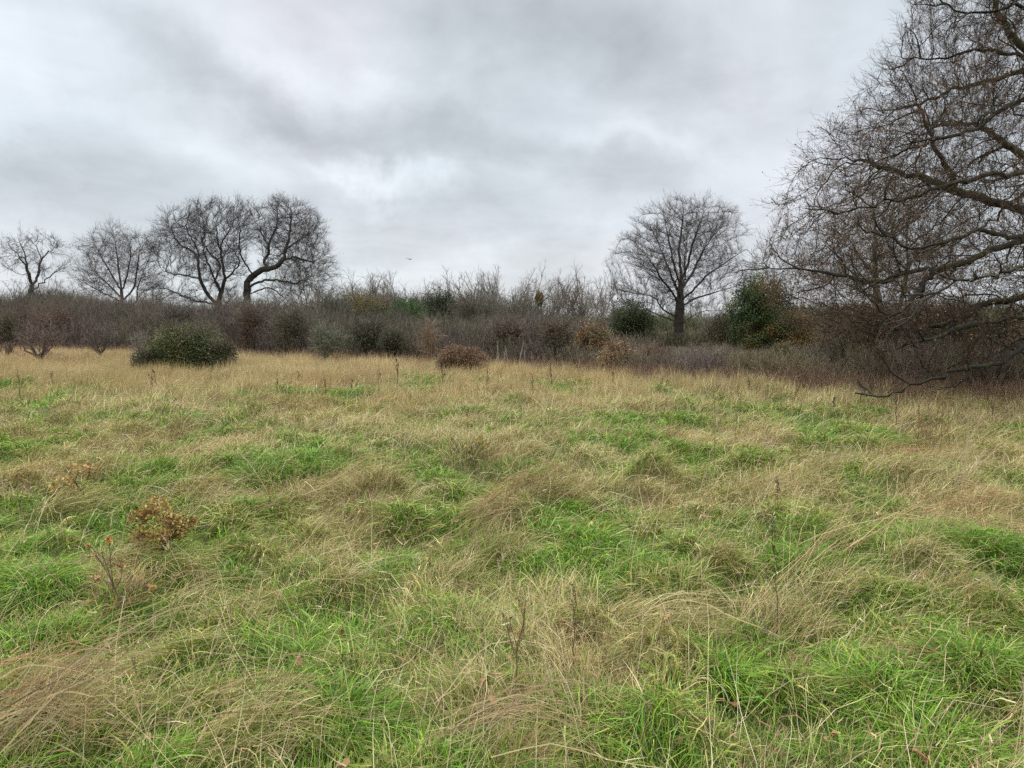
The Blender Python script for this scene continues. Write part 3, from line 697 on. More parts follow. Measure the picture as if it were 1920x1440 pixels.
skeleton_tree('ivy_clad_oak', 'crooked bare tree with ivy on its trunk, leftmost tree on the skyline', f,
    [[f, *LN(Y, [(62, 560), (60, 540), (50, 500, -.5), (40, 485, -1), (20, 465, -1.5)])],
     LN(Y, [(60, 540), (72, 515, .5), (76, 487, 1), (97, 468, 1.2), (110, 462, 1.5)]),
     LN(Y, [(76, 487, 1), (70, 465, 1), (60, 450, 1)]),
     LN(Y, [(62, 548), (85, 525, -1), (112, 505, -1.5), (136, 484, -2)]),
     LN(Y, [(50, 500, -.5), (46, 475, 0), (35, 455, 0)])],
    BL(Y, [(30, 465, 24), (62, 458, 26), (95, 465, 24), (118, 478, 18), (15, 490, 22), (70, 490, 30), (125, 500, 20)], 1.3),
    2800, .32, .22, .010, 14, minr=.06, twigs=4, twig_len=.6, wig=.45, gnarl=.16, limb_r=.13)

# --- the round-crowned oak right of centre
Y = 40.0; f = foot(1271, Y)
skeleton_tree('oak_tree', 'bare round crowned oak with a dark straight trunk standing alone right of centre', f,
    [[f, *LN(Y, [(1271, 640), (1273, 597), (1276, 551), (1277, 509), (1272, 470), (1278, 430, .3), (1280, 400, .3)])],
     LN(Y, [(1273, 600), (1241, 580, -.6), (1229, 557, -1), (1202, 551, -1.6), (1166, 545, -2)]),
     LN(Y, [(1272, 606), (1250, 596, .6), (1229, 588, 1), (1205, 576, 1.6), (1175, 572, 2)]),
     LN(Y, [(1273, 572), (1258, 545, -.6), (1241, 525, -1.2), (1225, 497, -1.7), (1202, 467, -2), (1185, 448, -2)]),
     LN(Y, [(1274, 556), (1262, 525, .8), (1250, 495, 1.4), (1236, 460, 2), (1220, 425, 2.2)]),
     LN(Y, [(1276, 535), (1266, 505, -.4), (1258, 470, -.8), (1250, 430, -1.2), (1245, 400, -1.2)]),
     LN(Y, [(1273, 612), (1290, 598, -.6), (1317, 583, -1), (1347, 583, -1.6), (1368, 578, -2)]),
     LN(Y, [(1275, 580), (1302, 560, .8), (1332, 551, 1.4), (1362, 542, 2), (1392, 534, 2)]),
     LN(Y, [(1276, 566), (1300, 545, -.8), (1325, 516, -1.4), (1352, 498, -1.8), (1375, 482, -2), (1398, 468, -2)]),
     LN(Y, [(1277, 545), (1297, 515, .6), (1316, 475, 1.2), (1335, 445, 1.8), (1360, 415, 2)]),
     LN(Y, [(1276, 530), (1290, 495, -.4), (1298, 460, -.9), (1310, 425, -1.2), (1320, 395, -1.2)]),
     LN(Y, [(1276, 545), (1285, 520, 1.4), (1283, 480, 2), (1290, 440, 2.4)]),
     LN(Y, [(1275, 560), (1265, 530, -1.8), (1285, 490, -2.4), (1290, 450, -2.6)])],
    BL(Y, [(1283, 490, 100), (1165, 500, 34), (1398, 480, 34), (1160, 555, 30), (1400, 530, 30), (1230, 440, 48), (1285, 418, 42), (1340, 430, 46), (1205, 480, 42), (1180, 520, 30), (1385, 450, 24), (1360, 490, 44), (1215, 545, 40),
           (1340, 545, 42), (1170, 562, 30), (1385, 545, 32), (1265, 400, 28), (1310, 398, 28), (1352, 402, 18), (1168, 480, 22), (1160, 540, 20), (1402, 440, 14), (1402, 500, 22), (1225, 405, 18)], 1.0),
    13000, .20, .27, .006, 15, di=2.2, dk=.32, minr=.05, tang=.5, ttrop=.28, twigs=5, twig_len=.5, trop=.24, wig=.18, gnarl=.07, outw=.12, limb_r=.085, bark=(.06, .052, .04), twigc=(.075, .06, .048),
    leaves=1600, leafc=[(.30, .18, .09), (.25, .15, .08)], leaf_size=.06)
# --- twin-stemmed tree standing behind the big oak
Y = 30.0; f = foot(1665, Y)
skeleton_tree('bare_tree', 'pale stemmed bare tree with twin upright trunks seen behind the big oak', f,
    [[f, *LN(Y, [(1660, 620), (1645, 560), (1640, 500), (1642, 440), (1635, 380, .5), (1640, 330, .5)])],
     LN(Y, [(1660, 615), (1690, 570, .4), (1702, 500, .6), (1700, 430, .6), (1710, 370, .4)]),
     LN(Y, [(1642, 520), (1610, 480, -1), (1590, 440, -1.4)]), LN(Y, [(1641, 470), (1670, 420, 1), (1680, 380, 1)]),
     LN(Y, [(1702, 500, .6), (1740, 450, 0), (1760, 410, 0)]), LN(Y, [(1645, 560), (1600, 540, 1), (1560, 520, 1.5)]),
     LN(Y, [(1642, 440), (1610, 400, 1), (1600, 360, 1)])],
    BL(Y, [(1640, 400, 80), (1700, 400, 70), (1600, 470, 70), (1560, 520, 40), (1740, 470, 60), (1660, 330, 45), (1600, 380, 40), (1640, 520, 70), (1560, 450, 50), (1520, 530, 40), (1600, 560, 40)], 1.0),
    9000, .22, .19, .006, 16, di=2.2, dk=.38, minr=.07, twigs=4, twig_len=.45, trop=.12, wig=.25, bark=(.17, .155, .095), twigc=(.13, .10, .07), limb_r=.07,
    leaves=9000, leafc=[(.26, .18, .09), (.22, .15, .07), (.22, .19, .08)], leaf_size=.06)

# --- the big oak whose trunk stands outside the frame on the right
Y = 17.0; bx = 15.6; f = np.array([bx, Y, float(H(bx, Y))])
prof_z = [.2, .8, 1.6, 2.6, 4, 6, 7.8, 9.5, 11.5, 13.5]; prof_r = [6.0, 8.4, 9.3, 9.8, 9.9, 8.8, 7.5, 6.3, 4.6, .5]
r_ = np.random.default_rng(44)
na = 110000; z = r_.uniform(.3, 13.4, na); rr = np.interp(z, prof_z, prof_r); az = r_.uniform(0, 2*math.pi, na)
rr = rr*(.90+.16*fbm(az*3.0+20, z*.5, 61, 3)*1.0); rad_ = rr*r_.random(na)**.42
att = np.stack([bx+rad_*np.cos(az), Y+rad_*np.sin(az)*.9, z], 1)
gap = fbm(att[:, 0]*.45+att[:, 2]*.2, att[:, 1]*.45+att[:, 2]*.5, 62, 2) > .36
low = (att[:, 2] > .9+r_.random(na)*1.2)
att = att[gap & low & (att[:, 0] < 14.6) & (att[:, 2] < 13.5)][:14500]
bl = [[f, f+[0, 0, 1.6], f+[-.1, 0, 2.6], f+[0, 0, 4.2], f+[-.2, .1, 6.5], f+[.1, 0, 9]],
      LN(Y, [(2180, 440, 0), (2080, 440, -.3), (1980, 445, -.6), (1920, 450, -.8), (1866, 465, -1), (1831, 485, -1.1), (1802, 497, -1.2), (1750, 505, -1.4), (1692, 511, -1.6), (1654, 526, -1.7), (1633, 535, -1.8), (1600, 548, -2)]),
      LN(Y, [(1692, 511, -1.6), (1660, 530, -1), (1604, 523, -.6), (1546, 514, -.4), (1487, 500, -.1), (1429, 497, .2)]),
      LN(Y, [(1750, 507, -1.4), (1721, 543, -1.7), (1712, 564, -1.9), (1692, 584, -2), (1654, 604, -2.2), (1600, 622, -2.3)]),
      LN(Y, [(2180, 480, 0), (2060, 520, .6), (1980, 545, 1), (1920, 555, 1.1), (1866, 561, 1.1), (1823, 584, 1), (1794, 599, .9), (1750, 613, .8), (1715, 622, .8), (1677, 619, .8), (1655, 606, .9), (1610, 612, 1)]),
      LN(Y, [(1794, 599, .9), (1764, 634, .5), (1729, 666, .2), (1686, 686, 0), (1677, 712, 0)]),
      LN(Y, [(2160, 520, -.3), (2040, 560, -1), (1940, 590, -1.5), (1849, 607, -2), (1831, 642, -2.3), (1808, 674, -2.4), (1779, 692, -2.5)]),
      LN(Y, [(1849, 607, -2), (1800, 612, -2.3), (1750, 634, -2.6), (1700, 646, -2.8), (1650, 660, -3)]),
      LN(Y, [(2140, 560, -.5), (2040, 610, -1.8), (1970, 635, -2.5), (1920, 651, -2.8), (1878, 680, -3), (1831, 686, -3.1), (1802, 698, -3.2), (1744, 709, -3.3), (1721, 724, -3.3), (1677, 736, -3.4), (1648, 744, -3.5), (1604, 746, -3.6)]),
      LN(Y, [(1814, 693, -3.1), (1802, 718, -3.2), (1780, 730, -3.3), (1762, 736, -3.3)]),
      LN(Y, [(2120, 560, .3), (2000, 600, 0), (1930, 625, -.3), (1885, 650, -.5), (1860, 668, -.6), (1845, 640, -.6)]),
      LN(Y, [(2180, 400, .3), (2060, 400, 1), (1980, 402, 1.4), (1919, 397, 1.5), (1866, 383, 1.6), (1855, 375, 1.6), (1789, 358, 1.8), (1733, 339, 1.9), (1689, 322, 2), (1650, 311, 2), (1600, 295, 2)]),
      LN(Y, [(1789, 356, 1.8), (1780, 319, 1.5), (1755, 286, 1.3), (1739, 244, 1.2), (1714, 180, 1), (1700, 130, 1)]),
      LN(Y, [(2170, 380, -.3), (2040, 340, -1), (1960, 325, -1.5), (1919, 322, -1.7), (1872, 328, -1.9), (1817, 334, -2), (1760, 352, -2.1), (1700, 372, -2.2), (1640, 385, -2.4), (1570, 398, -2.6)]),
      LN(Y, [(2180, 430, 0), (2060, 430, -1.5), (1980, 438, -2.2), (1896, 441, -2.6), (1831, 432, -2.8), (1750, 461, -3), (1706, 464, -3.1), (1657, 438, -3.2), (1600, 430, -3.4)]),
      LN(Y, [(2160, 330, .2), (2040, 230, .8), (1960, 150, 1), (1919, 103, 1), (1844, 94, 1), (1775, 103, 1), (1733, 111, 1), (1692, 117, 1)]),
      LN(Y, [(2180, 320), (2060, 235, -1), (1960, 195, -1.5), (1919, 180, -1.7), (1878, 211, -1.8), (1817, 247, -2), (1761, 255, -2), (1700, 286, -2.2), (1640, 300, -2.4)]),
      LN(Y, [(2170, 300, .4), (2060, 190, 1.4), (1960, 135, 2), (1919, 128, 2.2), (1872, 150, 2.3), (1803, 161, 2.4), (1740, 190, 2.5), (1680, 205, 2.6)]),
      LN(Y, [(1960, 150, 1), (1900, 70, 1), (1870, 20, 1), (1840, -60, 1)]),
      LN(Y, [(2180, 250, 0), (2080, 120, -1), (1980, 40, -1.6), (1910, 5, -2), (1850, 30, -2), (1790, 20, -2), (1750, -10, -2)]),
      LN(Y, [(2180, 400, 0), (2080, 360, 2.5), (1980, 330, 3.6), (1900, 280, 4.2), (1830, 230, 4.5), (1740, 230, 4.8)]),
      LN(Y, [(2180, 430, 0), (2080, 430, -3), (1960, 480, -4.4), (1880, 510, -5), (1800, 530, -5.4), (1720, 560, -5.6)])]
skeleton_tree('oak_tree', 'big spreading oak reaching in from the right edge with drooping mossy boughs and russet leaves', f, bl, None, 0, .20, .36, .0052, 17,
    att=att, di=1.9, dk=.36, minr=.115, side=1, side_len=1.5, iters=120, wig=.42, trop=.16, gnarl=.15, outw=.16, ctrz=3.0, tang=.7, ttrop=.22, twigs=4, twig_len=.44, moss=.75, limb_r=.045, bark=(.045, .040, .030),
    twigc=(.082, .056, .038), leaves=34000, leafc=[(.25, .125, .06), (.20, .10, .05), (.32, .19, .10), (.15, .085, .05)], leaf_size=.048)

# --- small bare trees in the back row: four grown once and copied
def row_tree(seed, h, trunks):
    r = np.random.default_rng(seed); root = empty('bare_tree', (0, 0, 0), 'x', 'tree')
    ts = np.zeros((trunks, 5, 3))
    for k in range(trunks):
        d = nrm(np.array([r.normal()*.22, r.normal()*.22, 1])); p = np.array([r.normal()*.25, r.normal()*.25, 0])
        for s in range(5): ts[k, s] = p; p = p+d*h*.8/4*r.uniform(.85, 1.1); d = nrm(d+r.normal(size=3)*.12)
    A = Acc(); tubes(A, ts, taper(trunks, 5, .09, .025), jcol(r, trunks, (.24, .22, .17), .1), 6); A.build('trunk', m_bark, root)
    A = Acc()
    b1 = spawn(ts, 12, r, .55, .75, .2, 5, .28, .25, .3); tubes(A, b1, taper(len(b1), 5, .035, .012), jcol(r, len(b1), (.23, .20, .155), .15), 3)
    b2 = spawn(b1, 6, r, .55, .7, .25, 4, .2, .2); strips(A, b2, taper(len(b2), 4, .026, .012), jcol(r, len(b2), (.18, .155, .125), .2), r)
    b3 = spawn(b2, 4, r, .6, .7, .25, 3, .15, .15); strips(A, b3, taper(len(b3), 3, .015, .009), jcol(r, len(b3), (.18, .15, .12), .2), r)
    A.build('crown', m_twig, root)
    return root
def copy_thing(o, loc, rz, s, label, group):
    c = o.copy(); sc.collection.objects.link(c); c.location = loc; c.rotation_euler = (0, 0, rz); c.scale = (s, s, s*1.0)
    c['label'] = label; c['group'] = group
    for ch in [q for q in bpy.data.objects if q.parent == o]:
        d = ch.copy(); sc.collection.objects.link(d); d.parent = c
    return c
protos = [row_tree(101, 6.2, 2), row_tree(102, 6.0, 3), row_tree(103, 6.4, 1), row_tree(104, 5.8, 4)]
ROW = [(585, 512), (612, 520), (645, 518), (692, 512), (740, 532), (766, 533), (852, 540), (886, 508), (912, 532), (953, 510), (976, 522), (1003, 534), (1030, 545), (1052, 514),
       (1078, 526), (1106, 516), (1135, 530), (1165, 560), (1335, 560), (20, 520), (120, 545), (150, 540), (630, 530), (662, 535), (718, 535), (790, 545), (870, 535), (900, 530), (935, 538), (1016, 540), (1066, 538), (1092, 540), (1120, 542), (1148, 548)]
ROWLAB = ['bare tree touching the right side of the twin oaks', 'second bare tree right of the twin oaks in the back row', 'third bare tree right of the twin oaks',
          'bare tree rising behind the olive brown tree', 'grey bare tree rising left of the bright green bush', 'grey bare tree rising behind the bright green bush',
          'bare tree immediately right of the dark ivy topped tree', 'tall pale bare tree second right of the dark ivy topped tree', 'low bare tree third right of the dark ivy topped tree',
          'tall pale bare tree above the middle of the thicket', 'bare tree just left of the one with the mistletoe ball', 'bare tree holding the yellow brown mistletoe ball',
          'low bare tree immediately right of the mistletoe ball', 'tall bare tree second right of the mistletoe ball', 'bare tree third right of the mistletoe ball',
          'bare tree last but one before the lone round crowned oak', 'bare tree at the left edge of the lone oak crown', 'low bare tree behind the evergreen bush by the lone oak',
          'low bare tree in the gap right of the lone oak trunk', 'bare tree at the very left edge behind the grey green shrub', 'low bare tree between the two leftmost skyline trees', 'low bare tree at the foot of the fan shaped tree']+['thin bare tree filling a gap in the far row behind the blackthorn thicket']*12
used = set()
for i, (px, py) in enumerate(ROW):
    Yr = 70+(i*37 % 5)*2.0 if px > 200 else 66.0
    p = foot(px, Yr); h = W(px, py, Yr)[2]; k = i % 4; s = h/5.9
    lab = ROWLAB[i]
    if k not in used:
        used.add(k); o = protos[k]; o.location = tuple(p); o.rotation_euler = (0, 0, i*1.3); o.scale = (s, s, s); o['label'] = lab; o['group'] = 'bare trees in the back row'
    else: copy_thing(protos[k], tuple(p), i*1.3, s, lab, 'bare trees in the back row')

# ------------------------------------------------------------------ bushes with leaves
def bush(name, label, px, Y, pytop, rpx, cols, seed, nleaf=6000, ls=.06, cat='bush', stemc=(.10, .08, .06), stems=26, lumps=9, rag=.35, pybase=None, twign=5, dens=.42, group=None, trunk=0.0, sprig=0.25):
    nleaf = int(nleaf*1.7); r = np.random.default_rng(seed); p = foot(px, Y); h = W(px, pytop, Y)[2]-p[2]; w = rpx/FPX*Y
    root = empty(name, p, label, cat, group)
    bl = []
    z0 = 0 if pybase is None else max(W(px, pybase, Y)[2]-p[2], 0)
    for i in range(lumps):
        a = r.uniform(0, 6.28); q = r.random()**.5*w*.62; zz = z0+(h-z0)*r.uniform(.22, .78)*(1-.35*(q/w)**2)
        s = r.uniform(.30, .5)
        bl.append((np.array([q*math.cos(a), q*math.sin(a), zz]), (w*s, w*s, min(w*s, (h-z0)*.42, zz*1.0+.1))))
    bl.append((np.array([0, 0, z0+(h-z0)*.46]), (w*.9, w*.9, (h-z0)*.52)))
    pts = blob_points(bl, nleaf, r, .30)
    pts += r.normal(size=pts.shape)*rag*.21*w*r.random((len(pts), 1))
    cl = fbm(pts[:, 0]*3/w+30, pts[:, 2]*3/w+pts[:, 1]*1.3/w, seed, 3)
    keep = (cl > (dens-.07)*r.uniform(.75, 1.15, len(pts))) & (pts[:, 2] > .02)
    pts = pts[keep]
    # stems first
    ns = stems; st = np.zeros((ns, 5, 3)); a = r.uniform(0, 6.28, ns); ln = r.uniform(.5, .98, ns)
    end = np.stack([np.cos(a)*w*ln*.75, np.sin(a)*w*ln*.75, h*np.sqrt(np.clip(1-(ln*.8)**2, .1, 1))], 1)
    for s in range(5):
        t = s/4; st[:, s] = end*t+np.stack([np.zeros(ns), np.zeros(ns), h*.18*math.sin(t*3.14)*np.ones(ns)], 1)+r.normal(size=(ns, 3))*.03*w*t
    A = Acc()
    if trunk: tubes(A, np.array([[[0, 0, 0], [.02, 0, h*.3], [0.03, 0.02, h*.55], [0, 0, h*.85]]]), np.array([[trunk, trunk*.85, trunk*.6, trunk*.2]]), np.array([stemc]), 8)
    tubes(A, st, taper(ns, 5, .022*w, .006*w, r)*.8, jcol(r, ns, stemc, .15), 4)
    b1 = spawn(st, twign, r, .45, .7, .25, 4, .3, .1); strips(A, b1, taper(len(b1), 4, .018, .008, r), jcol(r, len(b1), stemc, .2), r)
    b2 = spawn(b1, 4, r, .6, .7, .25, 3, .2, .1); strips(A, b2, taper(len(b2), 3, .012, .006, r), jcol(r, len(b2), stemc, .2), r)
    A.build('stem', m_twig, root)
    c = np.asarray(cols)[np.minimum((fbm(pts[:, 0]*2.2/w+9, pts[:, 2]*2.2/w+5, seed+5, 2)*1.25*len(cols)+r.normal(size=len(pts))*.35-.1*len(cols)).clip(0).astype(int), len(cols)-1)]
    A = Acc(); cards(A, pts, ls, jcol(r, len(pts), c, .22), r, .6); A.build('foliage', m_leaf, root)
    return root
DG = [(.045, .065, .022), (.06, .085, .028), (.085, .10, .04)]
bush('bramble_bush', 'dark green dome shaped bramble bush standing alone in the meadow on the left', 350, 26, 609, 78, [(.07, .085, .032), (.12, .13, .048), (.19, .19, .08)], 201, 24000, .055, lumps=22, stemc=(.14, .115, .08), stems=70, twign=9, rag=.35, dens=.42)
bush('bramble_shoot', 'low dark bramble shoots spilling onto the grass beside the bramble dome, left side', 272, 25.5, 655, 34, [(.06, .065, .03), (.09, .09, .045)], 202, 3500, .045, stemc=(.14, .11, .08), rag=.5)
bush('bramble_shoot', 'lower right shoulder of dark bramble beside the bramble dome', 414, 25.5, 632, 32, [(.06, .07, .03), (.10, .10, .05)], 203, 6000, .045, stemc=(.15, .12, .09), rag=.5)
bush('bracken_clump', 'low russet brown bush in front of the middle of the blackthorn thicket', 870, 24.3, 652, 54, [(.16, .10, .055), (.22, .14, .075), (.19, .14, .08)], 204, 9000, .045, stemc=(.2, .12, .08), stems=60, twign=8, rag=.4)
bush('ivy_clad_tree', 'tall dark green ivy covered tree with an orange tinged top, right of the lone oak', 1430, 34, 508, 64, [(.045, .08, .025), (.065, .10, .03), (.12, .13, .04), (.20, .14, .05)], 205, 24000, .08, cat='tree', trunk=.16, lumps=16, rag=1.1, dens=.46)
bush('ivy_clad_tree', 'rounded dark green evergreen bush immediately left of the lone oak trunk', 1186, 44, 560, 50, [(.04, .06, .022), (.06, .08, .03), (.08, .095, .04)], 206, 15000, .08, cat='tree', trunk=.12, lumps=14, rag=.5, dens=.42)
bush('holly_bush', 'bright green leafy bush in the back row beside the dark ivy tree', 766, 62, 552, 54, [(.05, .10, .025), (.08, .14, .04)], 207, 9000, .10, lumps=12, rag=.5)
bush('ivy_clad_tree', 'dark narrow ivy covered tree topping the back row near the middle', 824, 64, 532, 40, [(.04, .055, .022), (.06, .07, .03)], 208, 10000, .11, cat='tree', trunk=.15, lumps=14, rag=.6)
bush('field_maple', 'olive brown leafy tree in the back row between the twin oaks and the green bush', 672, 64, 544, 60, [(.13, .12, .04), (.17, .13, .05), (.11, .11, .045)], 209, 11000, .10, cat='tree', trunk=.1, lumps=14, rag=.8, stemc=(.13, .11, .08), dens=.47)
bush('field_maple', 'brown leafed small tree next to the bright green bush, on its left', 715, 66, 555, 30, [(.15, .10, .05), (.12, .1, .045)], 210, 6000, .10, cat='tree', trunk=.1, rag=.8, stemc=(.13, .1, .07), dens=.47)
bush('mistletoe_ball', 'yellow brown ball of mistletoe in a bare tree of the back row', 1011, 69, 545, 10, [(.22, .17, .05)], 211, 1600, .09, pybase=572, lumps=5, stems=10)
bush('yellow_shrub', 'shrub with yellow orange autumn leaves at the right end of the blackthorn thicket', 1112, 25.5, 602, 42, [(.30, .18, .07), (.23, .16, .065), (.18, .14, .06)], 212, 6500, .065, rag=1.0, dens=.47, stemc=(.15, .11, .08), stems=36)
bush('yellow_shrub', 'low pale leafed shrub at the foot of the yellow orange shrub', 1160, 23.3, 640, 40, [(.34, .23, .11), (.28, .19, .09)], 213, 1900, .06, rag=1.1, dens=.52, stemc=(.2, .13, .09), stems=30)
bush('red_stemmed_shrub', 'reddish twiggy shrub at the foot of the lone oak', 1232, 24, 655, 38, [(.24, .10, .07), (.2, .11, .07)], 214, 1800, .04, stemc=(.16, .07, .055), stems=90, twign=8, rag=1)
bush('autumn_bush', 'ochre brown bush to the right of the dark ivy covered tree', 1505, 33, 586, 48, [(.34, .22, .07), (.27, .18, .07), (.22, .19, .06)], 215, 9000, .06, rag=.9, dens=.46, stemc=(.14, .10, .07))
bush('autumn_bush', 'yellow green low bush between the ivy covered tree and the ochre bush', 1468, 22, 640, 30, [(.26, .22, .07), (.2, .17, .06)], 216, 2600, .05, rag=1, dens=.48, stemc=(.14, .12, .07))
bush('olive_shrub', 'small olive shrub with bare upright stems between the lone oak and the ivy tree', 1350, 36, 590, 34, [(.12, .11, .05), (.16, .12, .06)], 217, 3600, .06, rag=1, dens=.5, stemc=(.12, .1, .07), stems=40)
bush('olive_shrub', 'olive brown shrub filling the gap left of the ivy covered tree', 1385, 36, 560, 40, [(.15, .12, .055), (.18, .12, .06)], 218, 4500, .065, rag=1, dens=.5, stemc=(.13, .1, .07))
bush('hedgerow_shrub', 'grey brown leafy shrub under the outer boughs of the big oak', 1590, 25, 570, 60, [(.22, .20, .09), (.27, .20, .09), (.18, .16, .08)], 219, 11000, .055, rag=1, dens=.46, stemc=(.12, .09, .07), stems=60)
bush('hedgerow_shrub', 'tall russet brown shrub behind the drooping boughs of the big oak', 1715, 22, 590, 80, [(.27, .21, .11), (.24, .20, .09)], 220, 8000, .05, rag=1, dens=.5, stemc=(.11, .08, .065), stems=80)
bush('hedgerow_shrub', 'dark green brown shrub behind the oak boughs near the right edge', 1840, 20, 600, 90, [(.28, .25, .09), (.22, .22, .08), (.38, .25, .10)], 221, 12000, .05, rag=1, dens=.46, stemc=(.10, .08, .06), stems=70)
bush('hedgerow_shrub', 'shrub with orange red leaves at the right edge below the oak', 1935, 17.5, 640, 50, [(.30, .12, .05), (.24, .12, .06)], 222, 4000, .045, rag=1, dens=.46, stemc=(.13, .08, .06), stems=50)
bush('ivy_clad_tree', 'dark green ivy mass around the foot of the leftmost tree', 62, 60, 548, 40, [(.045, .065, .024), (.065, .085, .03)], 223, 9000, .11, cat='tree', lumps=12, rag=.7, trunk=.2)
bush('hedgerow_shrub', 'grey green shrub at the left edge in front of the leftmost tree', 5, 56, 560, 55, [(.08, .085, .045), (.10, .095, .05)], 224, 7000, .09, rag=.9, stems=50)
bush('hedgerow_shrub', 'reddish brown hazy shrub between the two leftmost trees', 130, 58, 553, 60, [(.13, .085, .06), (.11, .075, .055)], 225, 6500, .07, rag=1, stems=90, stemc=(.11, .075, .06), dens=.5)
bush('hedgerow_shrub', 'orange brown shrub behind the thicket at the foot of the twin oaks', 500, 58, 570, 34, [(.20, .11, .06), (.15, .10, .055)], 226, 3000, .08, rag=1, stems=50, stemc=(.12, .08, .06), dens=.5)
bush('hedgerow_shrub', 'olive shrub right of the twin oaks on the skyline', 610, 60, 566, 60, [(.10, .10, .05), (.13, .11, .055)], 227, 7000, .085, rag=1, stems=60, dens=.47)

for i, (px, Y, pyt, rp, cols, sc_, lab) in enumerate([
    (880, 60, 556, 40, [(.10, .11, .045), (.14, .13, .06)], (.14, .12, .09), 'olive tree right of the dark ivy covered tree in the back row'),
    (905, 62, 566, 34, [(.06, .075, .03), (.10, .10, .045)], (.12, .11, .08), 'dark green low tree second right of the dark ivy covered tree'),
    (630, 58, 556, 40, [(.09, .10, .05), (.12, .12, .06)], (.13, .12, .09), 'grey green tree beside the right flank of the twin oaks'),
    (95, 58, 540, 50, [(.11, .10, .06), (.14, .11, .07)], (.13, .11, .09), 'grey brown hazy tree between the ivy clad oak and the fan shaped tree'),
    (285, 58, 556, 44, [(.12, .11, .07), (.13, .10, .07)], (.12, .10, .08), 'low hazy tree under the left boughs of the twin oaks'),
    (690, 31.5, 600, 46, [(.06, .07, .035), (.09, .09, .045)], (.11, .10, .07), 'dark green shrub inside the thicket right of the lichen covered hawthorn'),
    (735, 30, 622, 26, [(.045, .06, .03), (.08, .09, .04)], (.10, .09, .06), 'low dark green shrub at the thicket foot left of its middle'),
    (545, 36, 578, 40, [(.12, .12, .06), (.15, .13, .07)], (.14, .12, .09), 'olive grey shrub in the thicket right of the twin oaks'),
    (470, 38.5, 574, 30, [(.17, .12, .07), (.2, .13, .07)], (.15, .12, .09), 'brown shrub in the thicket below the twin oaks'),
    (330, 42, 570, 50, [(.12, .11, .07), (.10, .09, .06)], (.13, .11, .09), 'grey brown shrub in the thicket behind the bramble dome'),
    (235, 46, 582, 34, [(.10, .12, .06), (.14, .14, .08)], (.15, .14, .10), 'grey green shrub in the thicket left of the bramble dome'),
    (110, 46, 580, 60, [(.17, .11, .07), (.20, .12, .08)], (.17, .12, .09), 'reddish hazy shrub in the thicket behind the forked hawthorn'),
    (25, 46.5, 590, 40, [(.12, .12, .05), (.17, .14, .07)], (.15, .12, .08), 'olive brown shrub in the thicket at the left edge'),
    (955, 28, 598, 40, [(.15, .11, .06), (.12, .10, .06)], (.15, .115, .09), 'brown shrub in the thicket above the bleached stems'),
    (1045, 26.5, 604, 34, [(.13, .11, .06), (.17, .12, .06)], (.14, .11, .08), 'olive brown shrub near the right end of the thicket'),
    (1640, 21, 585, 60, [(.26, .24, .10), (.32, .24, .11), (.2, .22, .08)], (.15, .12, .08), 'olive leafy shrub below the twin trunked tree'),
    (1770, 19.5, 590, 56, [(.28, .26, .09), (.34, .25, .11), (.40, .30, .10)], (.14, .11, .08), 'yellowish olive shrub behind the lowest oak boughs')]):
    bush('thicket_shrub', lab, px, Y, pyt, rp, cols, 240+i, 3200, .055, stemc=sc_, stems=70, rag=1.2, dens=.46, twign=7)

# ------------------------------------------------------------------ small bare hawthorns standing in the meadow
def hawthorn(label, px, Y, pytop, rpx, seed, col=(.16, .13, .105), n=9, tw=5, lichen=0.0, base_r=.05, flat=1.0):
    r = np.random.default_rng(seed); p = foot(px, Y); h = W(px, pytop, Y)[2]-p[2]; w = rpx/FPX*Y
    root = empty('hawthorn', p, label, 'small tree')
    tr = np.array([[[0, 0, 0], [.03, 0, h*.12], [.0, .02, h*.24]]]); A = Acc(); tubes(A, tr, np.array([[base_r, base_r*.85, base_r*.8]]), np.array([[.06, .05, .04]]), 8); A.build('trunk', m_bark, root)
    st = np.zeros((n, 6, 3)); a = r.uniform(0, 6.28, n); q = r.uniform(.15, .8, n)
    end = np.stack([np.cos(a)*w*q, np.sin(a)*w*q, h*(1-.35*q*flat)*r.uniform(.7, 1, n)], 1)
    s0 = np.array([0, 0.01, h*.2])*r.uniform(.6, 1, (n, 1))
    for s in range(6):
        t = s/5; st[:, s] = s0*(1-t)+end*t+np.stack([np.cos(a)*w*.15*math.sin(t*3.14), np.sin(a)*w*.15*math.sin(t*3.14), 0*a], 1)+r.normal(size=(n, 3))*.03*w*min(t*2, 1)
    A = Acc(); tubes(A, st, taper(n, 6, base_r*.45, .008, r), jcol(r, n, col, .15), 5)
    b1 = spawn(st, 11, r, .5, .85, .25, 4, .15, .12); strips(A, b1, taper(len(b1), 4, .016, .008, r), jcol(r, len(b1), col, .2), r)
    b2 = spawn(b1, tw, r, .6, .75, .3, 4, .15, .05); strips(A, b2, taper(len(b2), 4, .010, .006, r), jcol(r, len(b2), col, .2), r)
    b3 = spawn(b2, 3, r, .6, .75, .3, 3, .15, .0); strips(A, b3, taper(len(b3), 3, .007, .0045, r), jcol(r, len(b3), col, .2), r)
    A.build('crown', m_twig, root)
    return root
hawthorn('small bare hawthorn with a dark forked trunk standing in the meadow far left', 72, 30, 588, 62, 301, (.15, .11, .09), 12, 6, base_r=.09)
hawthorn('small bare upright thorn bush beside the thicket, left of the bramble dome', 186, 35, 600, 40, 302, (.14, .115, .095), 12, 6)
hawthorn('pale grey twiggy sapling just left of the bramble dome', 258, 38, 605, 30, 303, (.20, .175, .14), 8, 4)
hawthorn('grey green lichen covered hawthorn in front of the left part of the thicket', 607, 30, 596, 44, 304, (.17, .17, .115), 18, 8)
